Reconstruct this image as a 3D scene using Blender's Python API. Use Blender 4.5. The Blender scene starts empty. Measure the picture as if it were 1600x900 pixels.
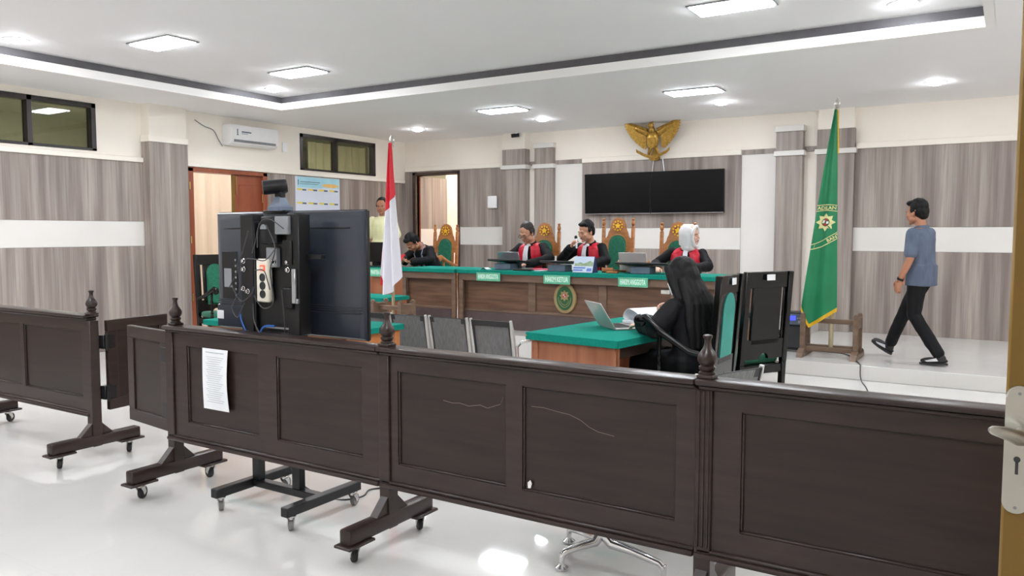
import bpy, bmesh, math, random
from mathutils import Vector, Matrix, noise

SC = bpy.context.scene
COL = SC.collection
PI = math.pi
R = math.radians
random.seed(7)

# ------------------------------------------------------------------ camera, world, exposure
cam_d = bpy.data.cameras.new('camera')
cam_d.sensor_width = 36.0
cam_d.lens = 36.0 * 1242.8 / 1600.0
cam_d.clip_start = 0.05
cam = bpy.data.objects.new('camera', cam_d)
COL.objects.link(cam)
cam.location = (0, 0, 1.5)
cam.rotation_euler = (PI / 2 - 0.0696, 0, 0.56242)
SC.camera = cam

wd = bpy.data.worlds.new('world')
SC.world = wd
wd.use_nodes = True
bg = wd.node_tree.nodes['Background']
bg.inputs[0].default_value = (0.85, 0.9, 1.0, 1)
bg.inputs[1].default_value = 0.3

SC.view_settings.view_transform = 'Standard'
SC.view_settings.look = 'None'
SC.view_settings.gamma = 1.0
SC.view_settings.exposure = 0.56
try:
    SC.view_settings.use_curve_mapping = False
except Exception:
    pass
SC.cycles.max_bounces = 10
SC.cycles.diffuse_bounces = 6
SC.cycles.sample_clamp_indirect = 6.0
SC.cycles.caustics_reflective = False
SC.cycles.caustics_refractive = False

PANEL_POWER = 43.0     # emission of the ceiling panels
SPOT_POWER = 116.0      # emission of the round downlights
ROOM_POWER = 26.0      # emission of the seen and added lamps in the rooms next door

# ------------------------------------------------------------------ materials
def srgb(c):
    out = []
    for v in c:
        v = v / 255.0
        out.append(v / 12.92 if v <= 0.04045 else ((v + 0.055) / 1.055) ** 2.4)
    return (out[0], out[1], out[2], 1.0)

def mat(name, c, rough=0.5, metal=0.0, spec=0.5, c2=None, scale=(8, 8, 8), detail=4.0, bump=0.0,
        coat=0.0, emit=0.0, lo=0.35, hi=0.65, sheen=0.0, rvar=0.0):
    m = bpy.data.materials.new(name)
    m.use_nodes = True
    nt = m.node_tree
    b = nt.nodes['Principled BSDF']
    b.inputs['Roughness'].default_value = rough
    b.inputs['Metallic'].default_value = metal
    b.inputs['Specular IOR Level'].default_value = spec
    b.inputs['Coat Weight'].default_value = coat
    b.inputs['Coat Roughness'].default_value = 0.12
    b.inputs['Sheen Weight'].default_value = sheen
    tc = nt.nodes.new('ShaderNodeTexCoord')
    mp = nt.nodes.new('ShaderNodeMapping')
    mp.inputs['Scale'].default_value = scale
    nz = nt.nodes.new('ShaderNodeTexNoise')
    nz.inputs['Scale'].default_value = 1.0
    nz.inputs['Detail'].default_value = detail
    nt.links.new(tc.outputs['Object'], mp.inputs[0])
    nt.links.new(mp.outputs[0], nz.inputs['Vector'])
    rp = nt.nodes.new('ShaderNodeValToRGB')
    rp.color_ramp.elements[0].position = lo
    rp.color_ramp.elements[1].position = hi
    a = srgb(c)
    e = srgb(c2) if c2 else tuple(min(1, x * 1.06) for x in a[:3]) + (1,)
    rp.color_ramp.elements[0].color = a
    rp.color_ramp.elements[1].color = e
    nt.links.new(nz.outputs[0], rp.inputs[0])
    nt.links.new(rp.outputs[0], b.inputs['Base Color'])
    if rvar:
        mr = nt.nodes.new('ShaderNodeMapRange')
        mr.inputs[3].default_value = max(0.02, rough - rvar)
        mr.inputs[4].default_value = rough + rvar
        nt.links.new(nz.outputs[0], mr.inputs[0])
        nt.links.new(mr.outputs[0], b.inputs['Roughness'])
    if bump:
        bp = nt.nodes.new('ShaderNodeBump')
        bp.inputs['Strength'].default_value = bump
        bp.inputs['Distance'].default_value = 0.01
        nt.links.new(nz.outputs[0], bp.inputs['Height'])
        nt.links.new(bp.outputs[0], b.inputs['Normal'])
    if emit:
        b.inputs['Emission Color'].default_value = srgb(c)
        b.inputs['Emission Strength'].default_value = emit
    return m

def laminate(name, ca, cb, cc):
    """grey brown wood laminate with long vertical grain"""
    m = mat(name, ca, 0.42, 0, 0.4, cb, (8, 8, 0.35), 6.0, 0.03, lo=0.34, hi=0.64)
    nt = m.node_tree
    b = nt.nodes['Principled BSDF']
    tc = [n for n in nt.nodes if n.type == 'TEX_COORD'][0]
    mp = nt.nodes.new('ShaderNodeMapping')
    mp.inputs['Scale'].default_value = (46, 46, 1.2)
    nz = nt.nodes.new('ShaderNodeTexNoise')
    nz.inputs['Scale'].default_value = 1.0
    nz.inputs['Detail'].default_value = 5.0
    nt.links.new(tc.outputs['Object'], mp.inputs[0])
    nt.links.new(mp.outputs[0], nz.inputs['Vector'])
    rp = nt.nodes.new('ShaderNodeValToRGB')
    rp.color_ramp.elements[0].position = 0.42
    rp.color_ramp.elements[1].position = 0.7
    rp.color_ramp.elements[0].color = (0, 0, 0, 1)
    rp.color_ramp.elements[1].color = (0.55, 0.55, 0.55, 1)
    nt.links.new(nz.outputs[0], rp.inputs[0])
    mx = nt.nodes.new('ShaderNodeMix')
    mx.data_type = 'RGBA'
    old = b.inputs['Base Color'].links[0].from_socket
    nt.links.new(rp.outputs[0], mx.inputs[0])
    nt.links.new(old, mx.inputs[6])
    mx.inputs[7].default_value = srgb(cc)
    nt.links.new(mx.outputs[2], b.inputs['Base Color'])
    return m

def floor_mat():
    m = mat('polished_tile', (206, 204, 200), 0.045, 0, 0.5, (212, 210, 206), (1.2, 1.2, 1.2), 3)
    nt = m.node_tree
    b = nt.nodes['Principled BSDF']
    tc = [n for n in nt.nodes if n.type == 'TEX_COORD'][0]
    br = nt.nodes.new('ShaderNodeTexBrick')
    br.offset = 0.0
    br.inputs['Scale'].default_value = 1.0
    br.inputs['Brick Width'].default_value = 0.6
    br.inputs['Row Height'].default_value = 0.6
    br.inputs['Mortar Size'].default_value = 0.0015
    br.inputs['Mortar Smooth'].default_value = 0.1
    br.inputs['Color1'].default_value = (1, 1, 1, 1)
    br.inputs['Color2'].default_value = (0.985, 0.985, 0.985, 1)
    br.inputs['Mortar'].default_value = (0.94, 0.935, 0.93, 1)
    nt.links.new(tc.outputs['Object'], br.inputs['Vector'])
    mx = nt.nodes.new('ShaderNodeMix')
    mx.data_type = 'RGBA'
    mx.blend_type = 'MULTIPLY'
    mx.inputs[0].default_value = 1.0
    old = b.inputs['Base Color'].links[0].from_socket
    nt.links.new(old, mx.inputs[6])
    nt.links.new(br.outputs[0], mx.inputs[7])
    nt.links.new(mx.outputs[2], b.inputs['Base Color'])
    return m

def glass_mat():
    m = bpy.data.materials.new('window_glass')
    m.use_nodes = True
    nt = m.node_tree
    nt.nodes.clear()
    o = nt.nodes.new('ShaderNodeOutputMaterial')
    mx = nt.nodes.new('ShaderNodeMixShader')
    t = nt.nodes.new('ShaderNodeBsdfTransparent')
    t.inputs[0].default_value = (0.72, 0.74, 0.68, 1)
    g = nt.nodes.new('ShaderNodeBsdfGlossy')
    g.inputs['Roughness'].default_value = 0.02
    f = nt.nodes.new('ShaderNodeFresnel')
    f.inputs[0].default_value = 1.5
    ge = nt.nodes.new('ShaderNodeNewGeometry')
    iv = nt.nodes.new('ShaderNodeMath')
    iv.operation = 'SUBTRACT'
    iv.inputs[0].default_value = 1.0
    ml = nt.nodes.new('ShaderNodeMath')
    ml.operation = 'MULTIPLY'
    nt.links.new(ge.outputs['Backfacing'], iv.inputs[1])
    nt.links.new(iv.outputs[0], ml.inputs[0])
    nt.links.new(f.outputs[0], ml.inputs[1])
    nt.links.new(ml.outputs[0], mx.inputs[0])
    nt.links.new(t.outputs[0], mx.inputs[1])
    nt.links.new(g.outputs[0], mx.inputs[2])
    nt.links.new(mx.outputs[0], o.inputs[0])
    return m

def emis(name, c, s):
    m = bpy.data.materials.new(name)
    m.use_nodes = True
    nt = m.node_tree
    nt.nodes.clear()
    o = nt.nodes.new('ShaderNodeOutputMaterial')
    e = nt.nodes.new('ShaderNodeEmission')
    e.inputs[0].default_value = srgb(c)
    e.inputs[1].default_value = s
    nt.links.new(e.outputs[0], o.inputs[0])
    return m

M = {}
M['cream'] = mat('cream_paint', (242, 235, 224), 0.6, c2=(244, 238, 228), scale=(2, 2, 2))
M['white'] = mat('white_paint', (246, 244, 242), 0.5, c2=(248, 246, 244), scale=(2, 2, 2))
M['ceil'] = mat('ceiling_paint', (243, 242, 243), 0.7, c2=(245, 244, 245), scale=(1, 1, 1))
M['dark_trim'] = mat('dark_grey_band', (92, 90, 94), 0.5, c2=(100, 98, 102))  # dark grey band set back above the white lip of the tray
M['lam'] = laminate('grey_brown_laminate', (124, 112, 107), (172, 162, 154), (118, 106, 101))
M['band'] = mat('white_panel', (218, 215, 210), 0.4, c2=(222, 219, 214), scale=(2, 2, 2))
M['floor'] = floor_mat()
M['glass'] = glass_mat()
M['black_frame'] = mat('dark_window_frame', (45, 40, 40), 0.35, 0.3, c2=(55, 50, 50))
M['barrier'] = mat('dark_brown_painted_wood', (42, 30, 27), 0.32, 0, 0.38, (54, 42, 38), (3, 3, 26), 6, 0.05, coat=0.05, rvar=0.06)
M['barrier_panel'] = mat('dark_brown_panel', (38, 28, 25), 0.36, 0, 0.33, (50, 39, 35), (2.2, 2.2, 22), 6, 0.06, coat=0.02, rvar=0.06)
M['bench'] = mat('walnut_wood', (92, 66, 52), 0.4, 0, 0.45, (120, 90, 70), (2, 2, 22), 6, 0.04)
M['bench_frame'] = mat('walnut_frame', (104, 82, 68), 0.4, 0, 0.45, (122, 98, 82), (3, 3, 18), 5, 0.04)
M['plinth'] = mat('purple_brown_plinth', (84, 70, 70), 0.4, c2=(92, 78, 78))
M['desk_wood'] = mat('reddish_brown_veneer', (150, 92, 66), 0.4, 0, 0.45, (176, 116, 84), (10, 10, 1.2), 5, 0.03)
M['dark_wood'] = mat('dark_wood_inside', (52, 36, 30), 0.5, c2=(66, 48, 40))
M['orange_wood'] = mat('orange_brown_veneer', (178, 108, 58), 0.4, c2=(192, 124, 72), scale=(3, 3, 14))
M['green'] = mat('green_felt', (14, 124, 108), 0.9, 0, 0.15, (20, 134, 118), (60, 60, 60), 3, 0.05)
M['green_dark'] = mat('green_upholstery', (14, 92, 68), 0.6, 0, 0.3, (22, 108, 80), (30, 30, 30), 3, 0.05, sheen=0.2)
M['green_teal'] = mat('turquoise_fabric', (34, 140, 128), 0.5, c2=(42, 150, 138))
M['teak'] = mat('carved_teak', (150, 92, 44), 0.35, 0, 0.5, (176, 114, 60), (6, 6, 26), 5, 0.05, coat=0.2)
M['gold'] = mat('gold_leaf', (196, 158, 78), 0.34, 0.75, 0.5, (160, 122, 52), (30, 30, 30), 4, 0.2)
M['yellow_gold'] = mat('bright_gold_paint', (236, 194, 30), 0.4, 0.2, 0.5, (222, 172, 20), (30, 30, 30))
M['black_lacquer'] = mat('black_lacquer', (6, 6, 7), 0.18, 0, 0.35, (9, 9, 10))
M['black'] = mat('black_plastic', (13, 13, 15), 0.4, 0, 0.4, (18, 18, 20))
M['black_metal'] = mat('black_powder_coat', (19, 20, 23), 0.35, 0.2, 0.5, (25, 26, 29))
M['tv_back'] = mat('dark_slate_plastic', (46, 52, 62), 0.32, 0.1, 0.5, (52, 58, 68), (3, 3, 3))
M['screen'] = mat('tv_screen', (7, 7, 9), 0.22, 0, 0.2, (9, 9, 11))
M['grey'] = mat('grey_plastic', (128, 130, 134), 0.45, c2=(136, 138, 142))
M['bluegrey'] = mat('blue_grey_plastic', (92, 104, 122), 0.5, c2=(100, 112, 130))
M['silver'] = mat('silver_aluminium', (176, 178, 182), 0.3, 0.8, 0.5, (186, 188, 192))
M['laptop'] = mat('silver_laptop_shell', (186, 180, 178), 0.4, 0.35, 0.5, (194, 188, 186))
M['chrome'] = mat('chrome', (214, 214, 216), 0.12, 1.0, 0.5, (222, 222, 224))
M['steel_frame'] = mat('silver_painted_steel', (206, 205, 202), 0.3, 0.4, 0.5, (214, 213, 210))
M['mesh_grey'] = mat('grey_mesh_fabric', (108, 109, 110), 0.5, 0, 0.4, (124, 125, 125), (90, 90, 4), 2, 0.05)
M['mesh_dark'] = mat('dark_padded_edge', (48, 49, 52), 0.5, c2=(56, 57, 60))
M['white_plastic'] = mat('white_plastic', (238, 238, 240), 0.35, c2=(242, 242, 244))
M['cream_plastic'] = mat('cream_plastic', (228, 222, 206), 0.4, c2=(232, 226, 212))
M['paper'] = mat('white_paper', (232, 234, 238), 0.7, c2=(238, 240, 243))
M['print'] = mat('grey_print', (176, 186, 190), 0.7, c2=(186, 196, 200))
M['plate'] = mat('mint_acrylic', (116, 204, 166), 0.25, 0, 0.5, (124, 210, 174))
M['plate_text'] = mat('pale_lettering', (226, 248, 236), 0.4, c2=(230, 250, 240))
M['plate_line'] = mat('dark_green_line', (40, 100, 78), 0.4, c2=(48, 108, 86))
M['door_red'] = mat('red_brown_door_wood', (134, 66, 40), 0.35, 0, 0.5, (154, 82, 52), (9, 9, 0.9), 5, 0.04, coat=0.2)
M['door_dark'] = mat('dark_door_wood', (60, 44, 38), 0.4, c2=(70, 54, 46))
M['door_gold'] = mat('golden_varnished_wood', (112, 84, 26), 0.35, 0, 0.4, (130, 100, 40), (12, 12, 0.8), 5, 0.04, coat=0.1)
M['door_side'] = mat('dark_red_door_edge', (84, 36, 24), 0.4, c2=(92, 44, 30))
M['brass'] = mat('brass', (190, 160, 100), 0.3, 0.8, 0.5, (198, 168, 110))
M['nickel'] = mat('satin_nickel', (186, 184, 176), 0.28, 0.85, 0.5, (196, 194, 186))
M['flag_red'] = mat('red_flag_satin', (214, 34, 52), 0.45, 0, 0.4, (222, 42, 60), (4, 4, 4), sheen=0.2)
M['flag_white'] = mat('white_flag_satin', (224, 222, 230), 0.5, 0, 0.4, (230, 228, 236), (4, 4, 4), sheen=0.2)
M['flag_green'] = mat('green_flag_satin', (14, 116, 74), 0.42, 0, 0.4, (20, 126, 82), (4, 4, 4), sheen=0.2)
M['flag_print'] = mat('pale_gold_embroidery', (216, 212, 150), 0.6, c2=(222, 218, 158))
M['fringe'] = mat('yellow_fringe', (232, 186, 36), 0.7, c2=(214, 164, 24), scale=(80, 80, 80), bump=0.3)
M['pole'] = mat('beige_painted_pole', (176, 162, 134), 0.35, 0.2, c2=(186, 172, 144))
M['stand_wood'] = mat('brown_stand_wood', (104, 82, 66), 0.45, c2=(120, 98, 80), scale=(4, 4, 20))
M['seal_green'] = mat('seal_green', (22, 84, 44), 0.5, c2=(28, 92, 52))
M['seal_rim'] = mat('tan_rim', (150, 128, 86), 0.45, c2=(160, 138, 96))
M['seal_red'] = mat('seal_red', (168, 40, 38), 0.5, c2=(176, 48, 46))
M['skin_a'] = mat('light_brown_skin', (198, 146, 120), 0.5, 0, 0.4, (204, 152, 126), (10, 10, 10))
M['skin_b'] = mat('brown_skin', (172, 118, 92), 0.5, 0, 0.4, (178, 124, 98), (10, 10, 10))
M['skin_c'] = mat('pale_skin', (222, 176, 154), 0.5, 0, 0.4, (226, 182, 160), (10, 10, 10))
M['lips'] = mat('lip_skin', (158, 88, 78), 0.5, c2=(164, 94, 84))
M['eye'] = mat('dark_eye', (24, 18, 16), 0.2, c2=(30, 22, 20))
M['eye_white'] = mat('eye_white', (150, 132, 122), 0.4, c2=(156, 138, 128))
M['hair'] = mat('black_hair', (9, 8, 9), 0.6, 0, 0.25, (17, 16, 17), (60, 60, 5), 4, 0.25)
M['hair_thin'] = mat('dark_brown_hair', (40, 33, 31), 0.5, 0, 0.4, (52, 44, 41), (60, 60, 5), 4, 0.25)
M['robe'] = mat('black_robe', (9, 9, 12), 0.7, 0, 0.25, (15, 15, 19), (12, 12, 3), 4, 0.1)
M['robe_red'] = mat('red_satin', (196, 24, 48), 0.42, 0, 0.4, (214, 40, 62), (14, 14, 3), 4, 0.1)
M['jabot'] = mat('white_pleated_cotton', (232, 230, 236), 0.6, 0, 0.3, (242, 240, 246), (90, 90, 1), 3, 0.2)
M['hijab'] = mat('white_scarf', (226, 222, 224), 0.65, 0, 0.3, (234, 230, 232), (10, 10, 5), 3, 0.05)
M['shirt_blue'] = mat('grey_blue_shirt', (84, 94, 112), 0.75, 0, 0.25, (98, 108, 127), (16, 16, 5), 4, 0.08)
M['shirt_yellow'] = mat('pale_yellow_shirt', (228, 226, 178), 0.65, 0, 0.3, (236, 234, 190), (16, 16, 5), 4, 0.08)
M['trouser'] = mat('black_trousers', (11, 11, 14), 0.75, 0, 0.25, (17, 17, 20), (14, 14, 4), 4, 0.08)
M['shoe'] = mat('black_shoe', (20, 20, 22), 0.5, c2=(28, 28, 30))
M['shoe_white'] = mat('white_shoe_flash', (206, 206, 208), 0.5, c2=(212, 212, 214))
M['sole'] = mat('grey_black_sole', (44, 44, 46), 0.6, c2=(50, 50, 52))
M['mask'] = mat('white_face_mask', (226, 226, 226), 0.7, c2=(232, 232, 232))
M['blue_cable'] = mat('blue_network_cable', (48, 110, 204), 0.4, c2=(56, 118, 212))
M['cable'] = mat('dark_cable', (58, 56, 58), 0.45, c2=(66, 64, 66))
M['red_glow'] = mat('red_switch', (236, 84, 56), 0.4, c2=(240, 96, 66), emit=0.6)
M['blue_led'] = mat('blue_display', (60, 70, 240), 0.4, c2=(70, 80, 250), emit=1.2)
M['red_led'] = mat('red_led', (220, 30, 30), 0.4, emit=1.0)
M['poster'] = mat('pale_blue_poster', (206, 214, 228), 0.5, c2=(216, 222, 236), scale=(1, 1, 1))
M['poster_head'] = mat('sky_blue_print', (158, 208, 224), 0.5, c2=(170, 216, 230))
M['poster_yellow'] = mat('yellow_print', (226, 206, 84), 0.5, c2=(232, 212, 96))
M['poster_dark'] = mat('slate_print', (84, 98, 112), 0.5, c2=(92, 106, 120))
M['poster_orange'] = mat('orange_print', (232, 186, 110), 0.5, c2=(236, 196, 122))
M['curtain'] = mat('cream_curtain', (240, 228, 217), 0.8, c2=(234, 220, 206), scale=(14, 14, 0.4))
M['corridor_paint'] = mat('corridor_paint', (206, 208, 188), 0.7, c2=(212, 214, 196))
M['curtain_green'] = mat('pale_green_curtain', (222, 224, 200), 0.8, c2=(212, 214, 190), scale=(14, 14, 0.4))
M['room_cream'] = mat('next_room_paint', (226, 213, 202), 0.7, c2=(230, 218, 208))
M['phone_red'] = mat('red_phone_case', (206, 40, 52), 0.35, c2=(212, 50, 62))
M['folder_pink'] = mat('pink_folder', (206, 60, 92), 0.5, c2=(214, 72, 104))
M['cal_sky'] = mat('calendar_print_sky', (196, 212, 232), 0.4, c2=(206, 220, 238))
M['cal_green'] = mat('calendar_print_trees', (128, 156, 120), 0.4, c2=(160, 180, 150), scale=(40, 40, 40))
M['cal_blue'] = mat('calendar_print_blue', (88, 120, 196), 0.4, c2=(98, 130, 206))
M['navy'] = mat('navy_card', (30, 44, 84), 0.5, c2=(36, 50, 90))
M['chip'] = mat('bare_white_filler', (226, 224, 220), 0.7, c2=(232, 230, 226))
M['scratch'] = mat('pale_scratch', (112, 100, 95), 0.6, c2=(122, 110, 104))
M['rubber'] = mat('black_rubber', (34, 34, 36), 0.7, c2=(42, 42, 44))
M['wheel_grey'] = mat('grey_wheel', (120, 118, 116), 0.45, c2=(130, 128, 126))
M['lanyard'] = mat('grey_lanyard', (124, 132, 148), 0.6, c2=(132, 140, 156))
M['panel_light'] = emis('panel_light', (243, 248, 255), PANEL_POWER)
M['spot_light'] = emis('downlight_glow', (246, 249, 255), SPOT_POWER)
M['room_light'] = emis('next_room_lamp', (255, 248, 240), ROOM_POWER)

# ------------------------------------------------------------------ mesh builder
class MB:
    def __init__(s, m=None):
        s.bm = bmesh.new()
        s.M = m.copy() if m else Matrix()

    def add(s, vs, fs):
        v = [s.bm.verts.new(s.M @ Vector(p)) for p in vs]
        for f in fs:
            try:
                s.bm.faces.new([v[i] for i in f])
            except ValueError:
                pass
        return v

    def merge(s, t, m=None):
        m = s.M @ m if m else s.M
        t.verts.index_update()
        v = [s.bm.verts.new(m @ x.co) for x in t.verts]
        for f in t.faces:
            s.bm.faces.new([v[x.index] for x in f.verts])
        t.free()
        return s

    def box(s, x0, x1, y0, y1, z0, z1, b=0.0, seg=1, m=None):
        t = bmesh.new()
        bmesh.ops.create_cube(t, size=1.0)
        for v in t.verts:
            v.co = Vector(((x0 + x1) / 2 + v.co.x * (x1 - x0), (y0 + y1) / 2 + v.co.y * (y1 - y0), (z0 + z1) / 2 + v.co.z * (z1 - z0)))
        if b:
            b = min(b, 0.45 * min(abs(x1 - x0), abs(y1 - y0), abs(z1 - z0)))
            bmesh.ops.bevel(t, geom=t.edges[:], offset=b, segments=seg, affect='EDGES', profile=0.5)
        return s.merge(t, m)

    def obox(s, c, size, rot=(0, 0, 0), b=0.0, seg=1):
        m = Matrix.Translation(c) @ Matrix.Rotation(rot[2], 4, 'Z') @ Matrix.Rotation(rot[1], 4, 'Y') @ Matrix.Rotation(rot[0], 4, 'X')
        return s.box(-size[0] / 2, size[0] / 2, -size[1] / 2, size[1] / 2, -size[2] / 2, size[2] / 2, b, seg, m)

    def beam(s, p, q, w, h, b=0.0):
        p, q = Vector(p), Vector(q)
        d = q - p
        m = Matrix.Translation((p + q) / 2) @ d.to_track_quat('Y', 'Z').to_matrix().to_4x4()
        return s.box(-w / 2, w / 2, -d.length / 2, d.length / 2, -h / 2, h / 2, b, 1, m)

    def tube(s, pts, r, n=8, cap=True):
        pts = [Vector(p) for p in pts]
        rs = r if isinstance(r, (list, tuple)) else [r] * len(pts)
        ref = None
        rings = []
        for i, p in enumerate(pts):
            a = pts[max(i - 1, 0)]
            c = pts[min(i + 1, len(pts) - 1)]
            t = (c - a).normalized()
            if ref is None:
                ref = Vector((0, 0, 1)) if abs(t.z) < 0.9 else Vector((1, 0, 0))
            u = (ref - t * ref.dot(t)).normalized()
            ref = u
            w = t.cross(u)
            rings.append([p + (u * math.cos(2 * PI * k / n) + w * math.sin(2 * PI * k / n)) * rs[i] for k in range(n)])
        return s.loft(rings, cap)

    def loft(s, rings, cap=True, closed=True):
        n = len(rings[0])
        vs = [p for ring in rings for p in ring]
        fs = []
        for i in range(len(rings) - 1):
            for k in range(n if closed else n - 1):
                k2 = (k + 1) % n
                fs.append((i * n + k, i * n + k2, (i + 1) * n + k2, (i + 1) * n + k))
        if cap:
            fs.append(tuple(range(n))[::-1])
            fs.append(tuple((len(rings) - 1) * n + k for k in range(n)))
        s.add(vs, fs)
        return s

    def cyl(s, p, q, r0, r1=None, n=16):
        return s.tube([p, q], [r0, r0 if r1 is None else r1], n)

    def lathe(s, prof, c=(0, 0, 0), n=16, m=None):
        keep = s.M
        if m:
            s.M = s.M @ m
        rings = [[Vector((c[0] + r * math.cos(2 * PI * k / n), c[1] + r * math.sin(2 * PI * k / n), c[2] + z)) for k in range(n)] for r, z in prof]
        s.loft(rings, True)
        s.M = keep
        return s

    def ell(s, c, r, n=16, k=10, rot=None):
        if not isinstance(r, (list, tuple)):
            r = (r, r, r)
        m = Matrix.Translation(c)
        if rot:
            m = m @ rot
        t = bmesh.new()
        bmesh.ops.create_uvsphere(t, u_segments=n, v_segments=k, radius=1.0)
        for v in t.verts:
            v.co = Vector((v.co.x * r[0], v.co.y * r[1], v.co.z * r[2]))
        return s.merge(t, m)

    def prism(s, poly, t0, t1, plane='xz'):
        def P(a, b, t):
            return {'xz': (a, t, b), 'yz': (t, a, b), 'xy': (a, b, t)}[plane]
        n = len(poly)
        vs = [P(a, b, t0) for a, b in poly] + [P(a, b, t1) for a, b in poly]
        fs = [tuple(range(n)), tuple(range(2 * n - 1, n - 1, -1))]
        for i in range(n):
            j = (i + 1) % n
            fs.append((i, i + n, j + n, j))
        s.add(vs, fs)
        return s

    def sheet(s, f, nu, nv, t=0.0):
        """surface f(u, v) with u, v in 0..1 and an optional thickness"""
        tb = bmesh.new()
        g = [[tb.verts.new(f(i / nu, j / nv)) for j in range(nv + 1)] for i in range(nu + 1)]
        for i in range(nu):
            for j in range(nv):
                tb.faces.new((g[i][j], g[i + 1][j], g[i + 1][j + 1], g[i][j + 1]))
        if t:
            bmesh.ops.recalc_face_normals(tb, faces=tb.faces[:])
            bmesh.ops.solidify(tb, geom=tb.faces[:], thickness=t)
        return s.merge(tb)

    def chain(s, pts, rs, n=12):
        """round limb: cones joined by balls"""
        for i, p in enumerate(pts):
            s.ell(p, rs[i], n, 8)
        for i in range(len(pts) - 1):
            s.tube([pts[i], pts[i + 1]], [rs[i], rs[i + 1]], n)
        return s

    def mesh(s, name, sharp=38.0):
        bmesh.ops.recalc_face_normals(s.bm, faces=s.bm.faces[:])
        lim = R(sharp)
        for f in s.bm.faces:
            f.smooth = True
        for e in s.bm.edges:
            e.smooth = len(e.link_faces) == 2 and e.calc_face_angle(0) < lim
        me = bpy.data.meshes.new(name)
        s.bm.to_mesh(me)
        s.bm.free()
        return me

def link(name, me, m, parent=None):
    o = bpy.data.objects.new(name, me)
    COL.objects.link(o)
    if m is not None:
        me.materials.clear()
        me.materials.append(M[m] if isinstance(m, str) else m)
    if parent is not None:
        o.parent = parent
    return o

def obj(name, mb, m, parent=None, label=None, sharp=38.0):
    o = link(name, mb.mesh(name, sharp), m, parent)
    if label:
        o['label'] = label
    return o

def split_obj(name, mb, m, parent=None, gap=0.004):
    """one object for each separate piece of the builder's mesh"""
    bm = mb.bm
    seen, isl = set(), []
    for v in bm.verts:
        if v in seen:
            continue
        st, grp = [v], []
        seen.add(v)
        while st:
            a = st.pop()
            grp.append(a)
            for e in a.link_edges:
                w = e.other_vert(a)
                if w not in seen:
                    seen.add(w)
                    st.append(w)
        lo = [min(p.co[i] for p in grp) - gap for i in range(3)]
        hi = [max(p.co[i] for p in grp) + gap for i in range(3)]
        isl.append([grp, lo, hi])
    merged = True
    while merged:
        merged = False
        for i in range(len(isl)):
            for j in range(i + 1, len(isl)):
                if all(isl[i][1][k] <= isl[j][2][k] and isl[j][1][k] <= isl[i][2][k] for k in range(3)):
                    isl[i] = [isl[i][0] + isl[j][0], [min(a, b_) for a, b_ in zip(isl[i][1], isl[j][1])], [max(a, b_) for a, b_ in zip(isl[i][2], isl[j][2])]]
                    isl.pop(j)
                    merged = True
                    break
            if merged:
                break
    out = []
    for grp, lo, hi in isl:
        q = MB()
        mp = {v: q.bm.verts.new(v.co) for v in grp}
        for f in {f for v in grp for f in v.link_faces}:
            q.bm.faces.new([mp[v] for v in f.verts])
        out.append(obj(name, q, m, parent))
    bm.free()
    return out

def tag(o, label, cat, group=None):
    o['label'] = label
    o['category'] = cat
    if group:
        o['group'] = group
    return o

def thing(name, label, cat, loc=(0, 0, 0), rz=0.0, group=None):
    o = bpy.data.objects.new(name, None)
    o.empty_display_size = 0.1
    COL.objects.link(o)
    o.location = loc
    o.rotation_euler = (0, 0, rz)
    return tag(o, label, cat, group)

def struct(name, mb, m, parent=None):
    o = obj(name, mb, m, parent)
    o['kind'] = 'structure'
    return o

def copy_tree(o, loc, rz, label, group=None):
    r = o.copy()
    COL.objects.link(r)
    r.location = loc
    r.rotation_euler = (0, 0, rz)
    r['label'] = label
    if group:
        r['group'] = group
    for ch in list(o.children):
        c = ch.copy()
        COL.objects.link(c)
        c.parent = r
        for g in list(ch.children):
            d = g.copy()
            COL.objects.link(d)
            d.parent = c
    return r

def remesh(mb, name, m, parent, voxel=0.008, smooth=4, fold=0.0, fscale=(9, 9, 3), label=None):
    """joins overlapping shapes into one continuous skin"""
    o = link('temporary', mb.mesh('temporary'), None)
    a = o.modifiers.new('r', 'REMESH')
    a.mode = 'VOXEL'
    a.voxel_size = voxel
    if smooth:
        b = o.modifiers.new('s', 'SMOOTH')
        b.factor = 0.5
        b.iterations = smooth
    dg = bpy.context.evaluated_depsgraph_get()
    me = bpy.data.meshes.new_from_object(o.evaluated_get(dg))
    old = o.data
    bpy.data.objects.remove(o)
    bpy.data.meshes.remove(old)
    me.name = name
    if fold:
        nrm = [v.normal.copy() for v in me.vertices]
        for v, nn in zip(me.vertices, nrm):
            p = Vector((v.co.x * fscale[0], v.co.y * fscale[1], v.co.z * fscale[2]))
            d = noise.noise(p) + 0.5 * noise.noise(p * 2.3)
            v.co += nn * d * fold
    me.polygons.foreach_set('use_smooth', [True] * len(me.polygons))
    o = link(name, me, m, parent)
    if label:
        o['label'] = label
    return o

def text_mesh(body, size, thick=0.001, align='CENTER', bold=0.0):
    cu = bpy.data.curves.new('lettering', 'FONT')
    cu.body = body
    cu.size = size
    cu.extrude = thick
    cu.offset = bold
    cu.align_x = align
    cu.align_y = 'CENTER'
    cu.resolution_u = 2
    o = bpy.data.objects.new('lettering', cu)
    COL.objects.link(o)
    dg = bpy.context.evaluated_depsgraph_get()
    me = bpy.data.meshes.new_from_object(o.evaluated_get(dg))
    bpy.data.objects.remove(o)
    bpy.data.curves.remove(cu)
    me.name = 'lettering'
    return me

def star(n, ro, ri, a0=PI / 2):
    return [((ro if k % 2 == 0 else ri) * math.cos(a0 + PI * k / n), (ro if k % 2 == 0 else ri) * math.sin(a0 + PI * k / n)) for k in range(2 * n)]

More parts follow.
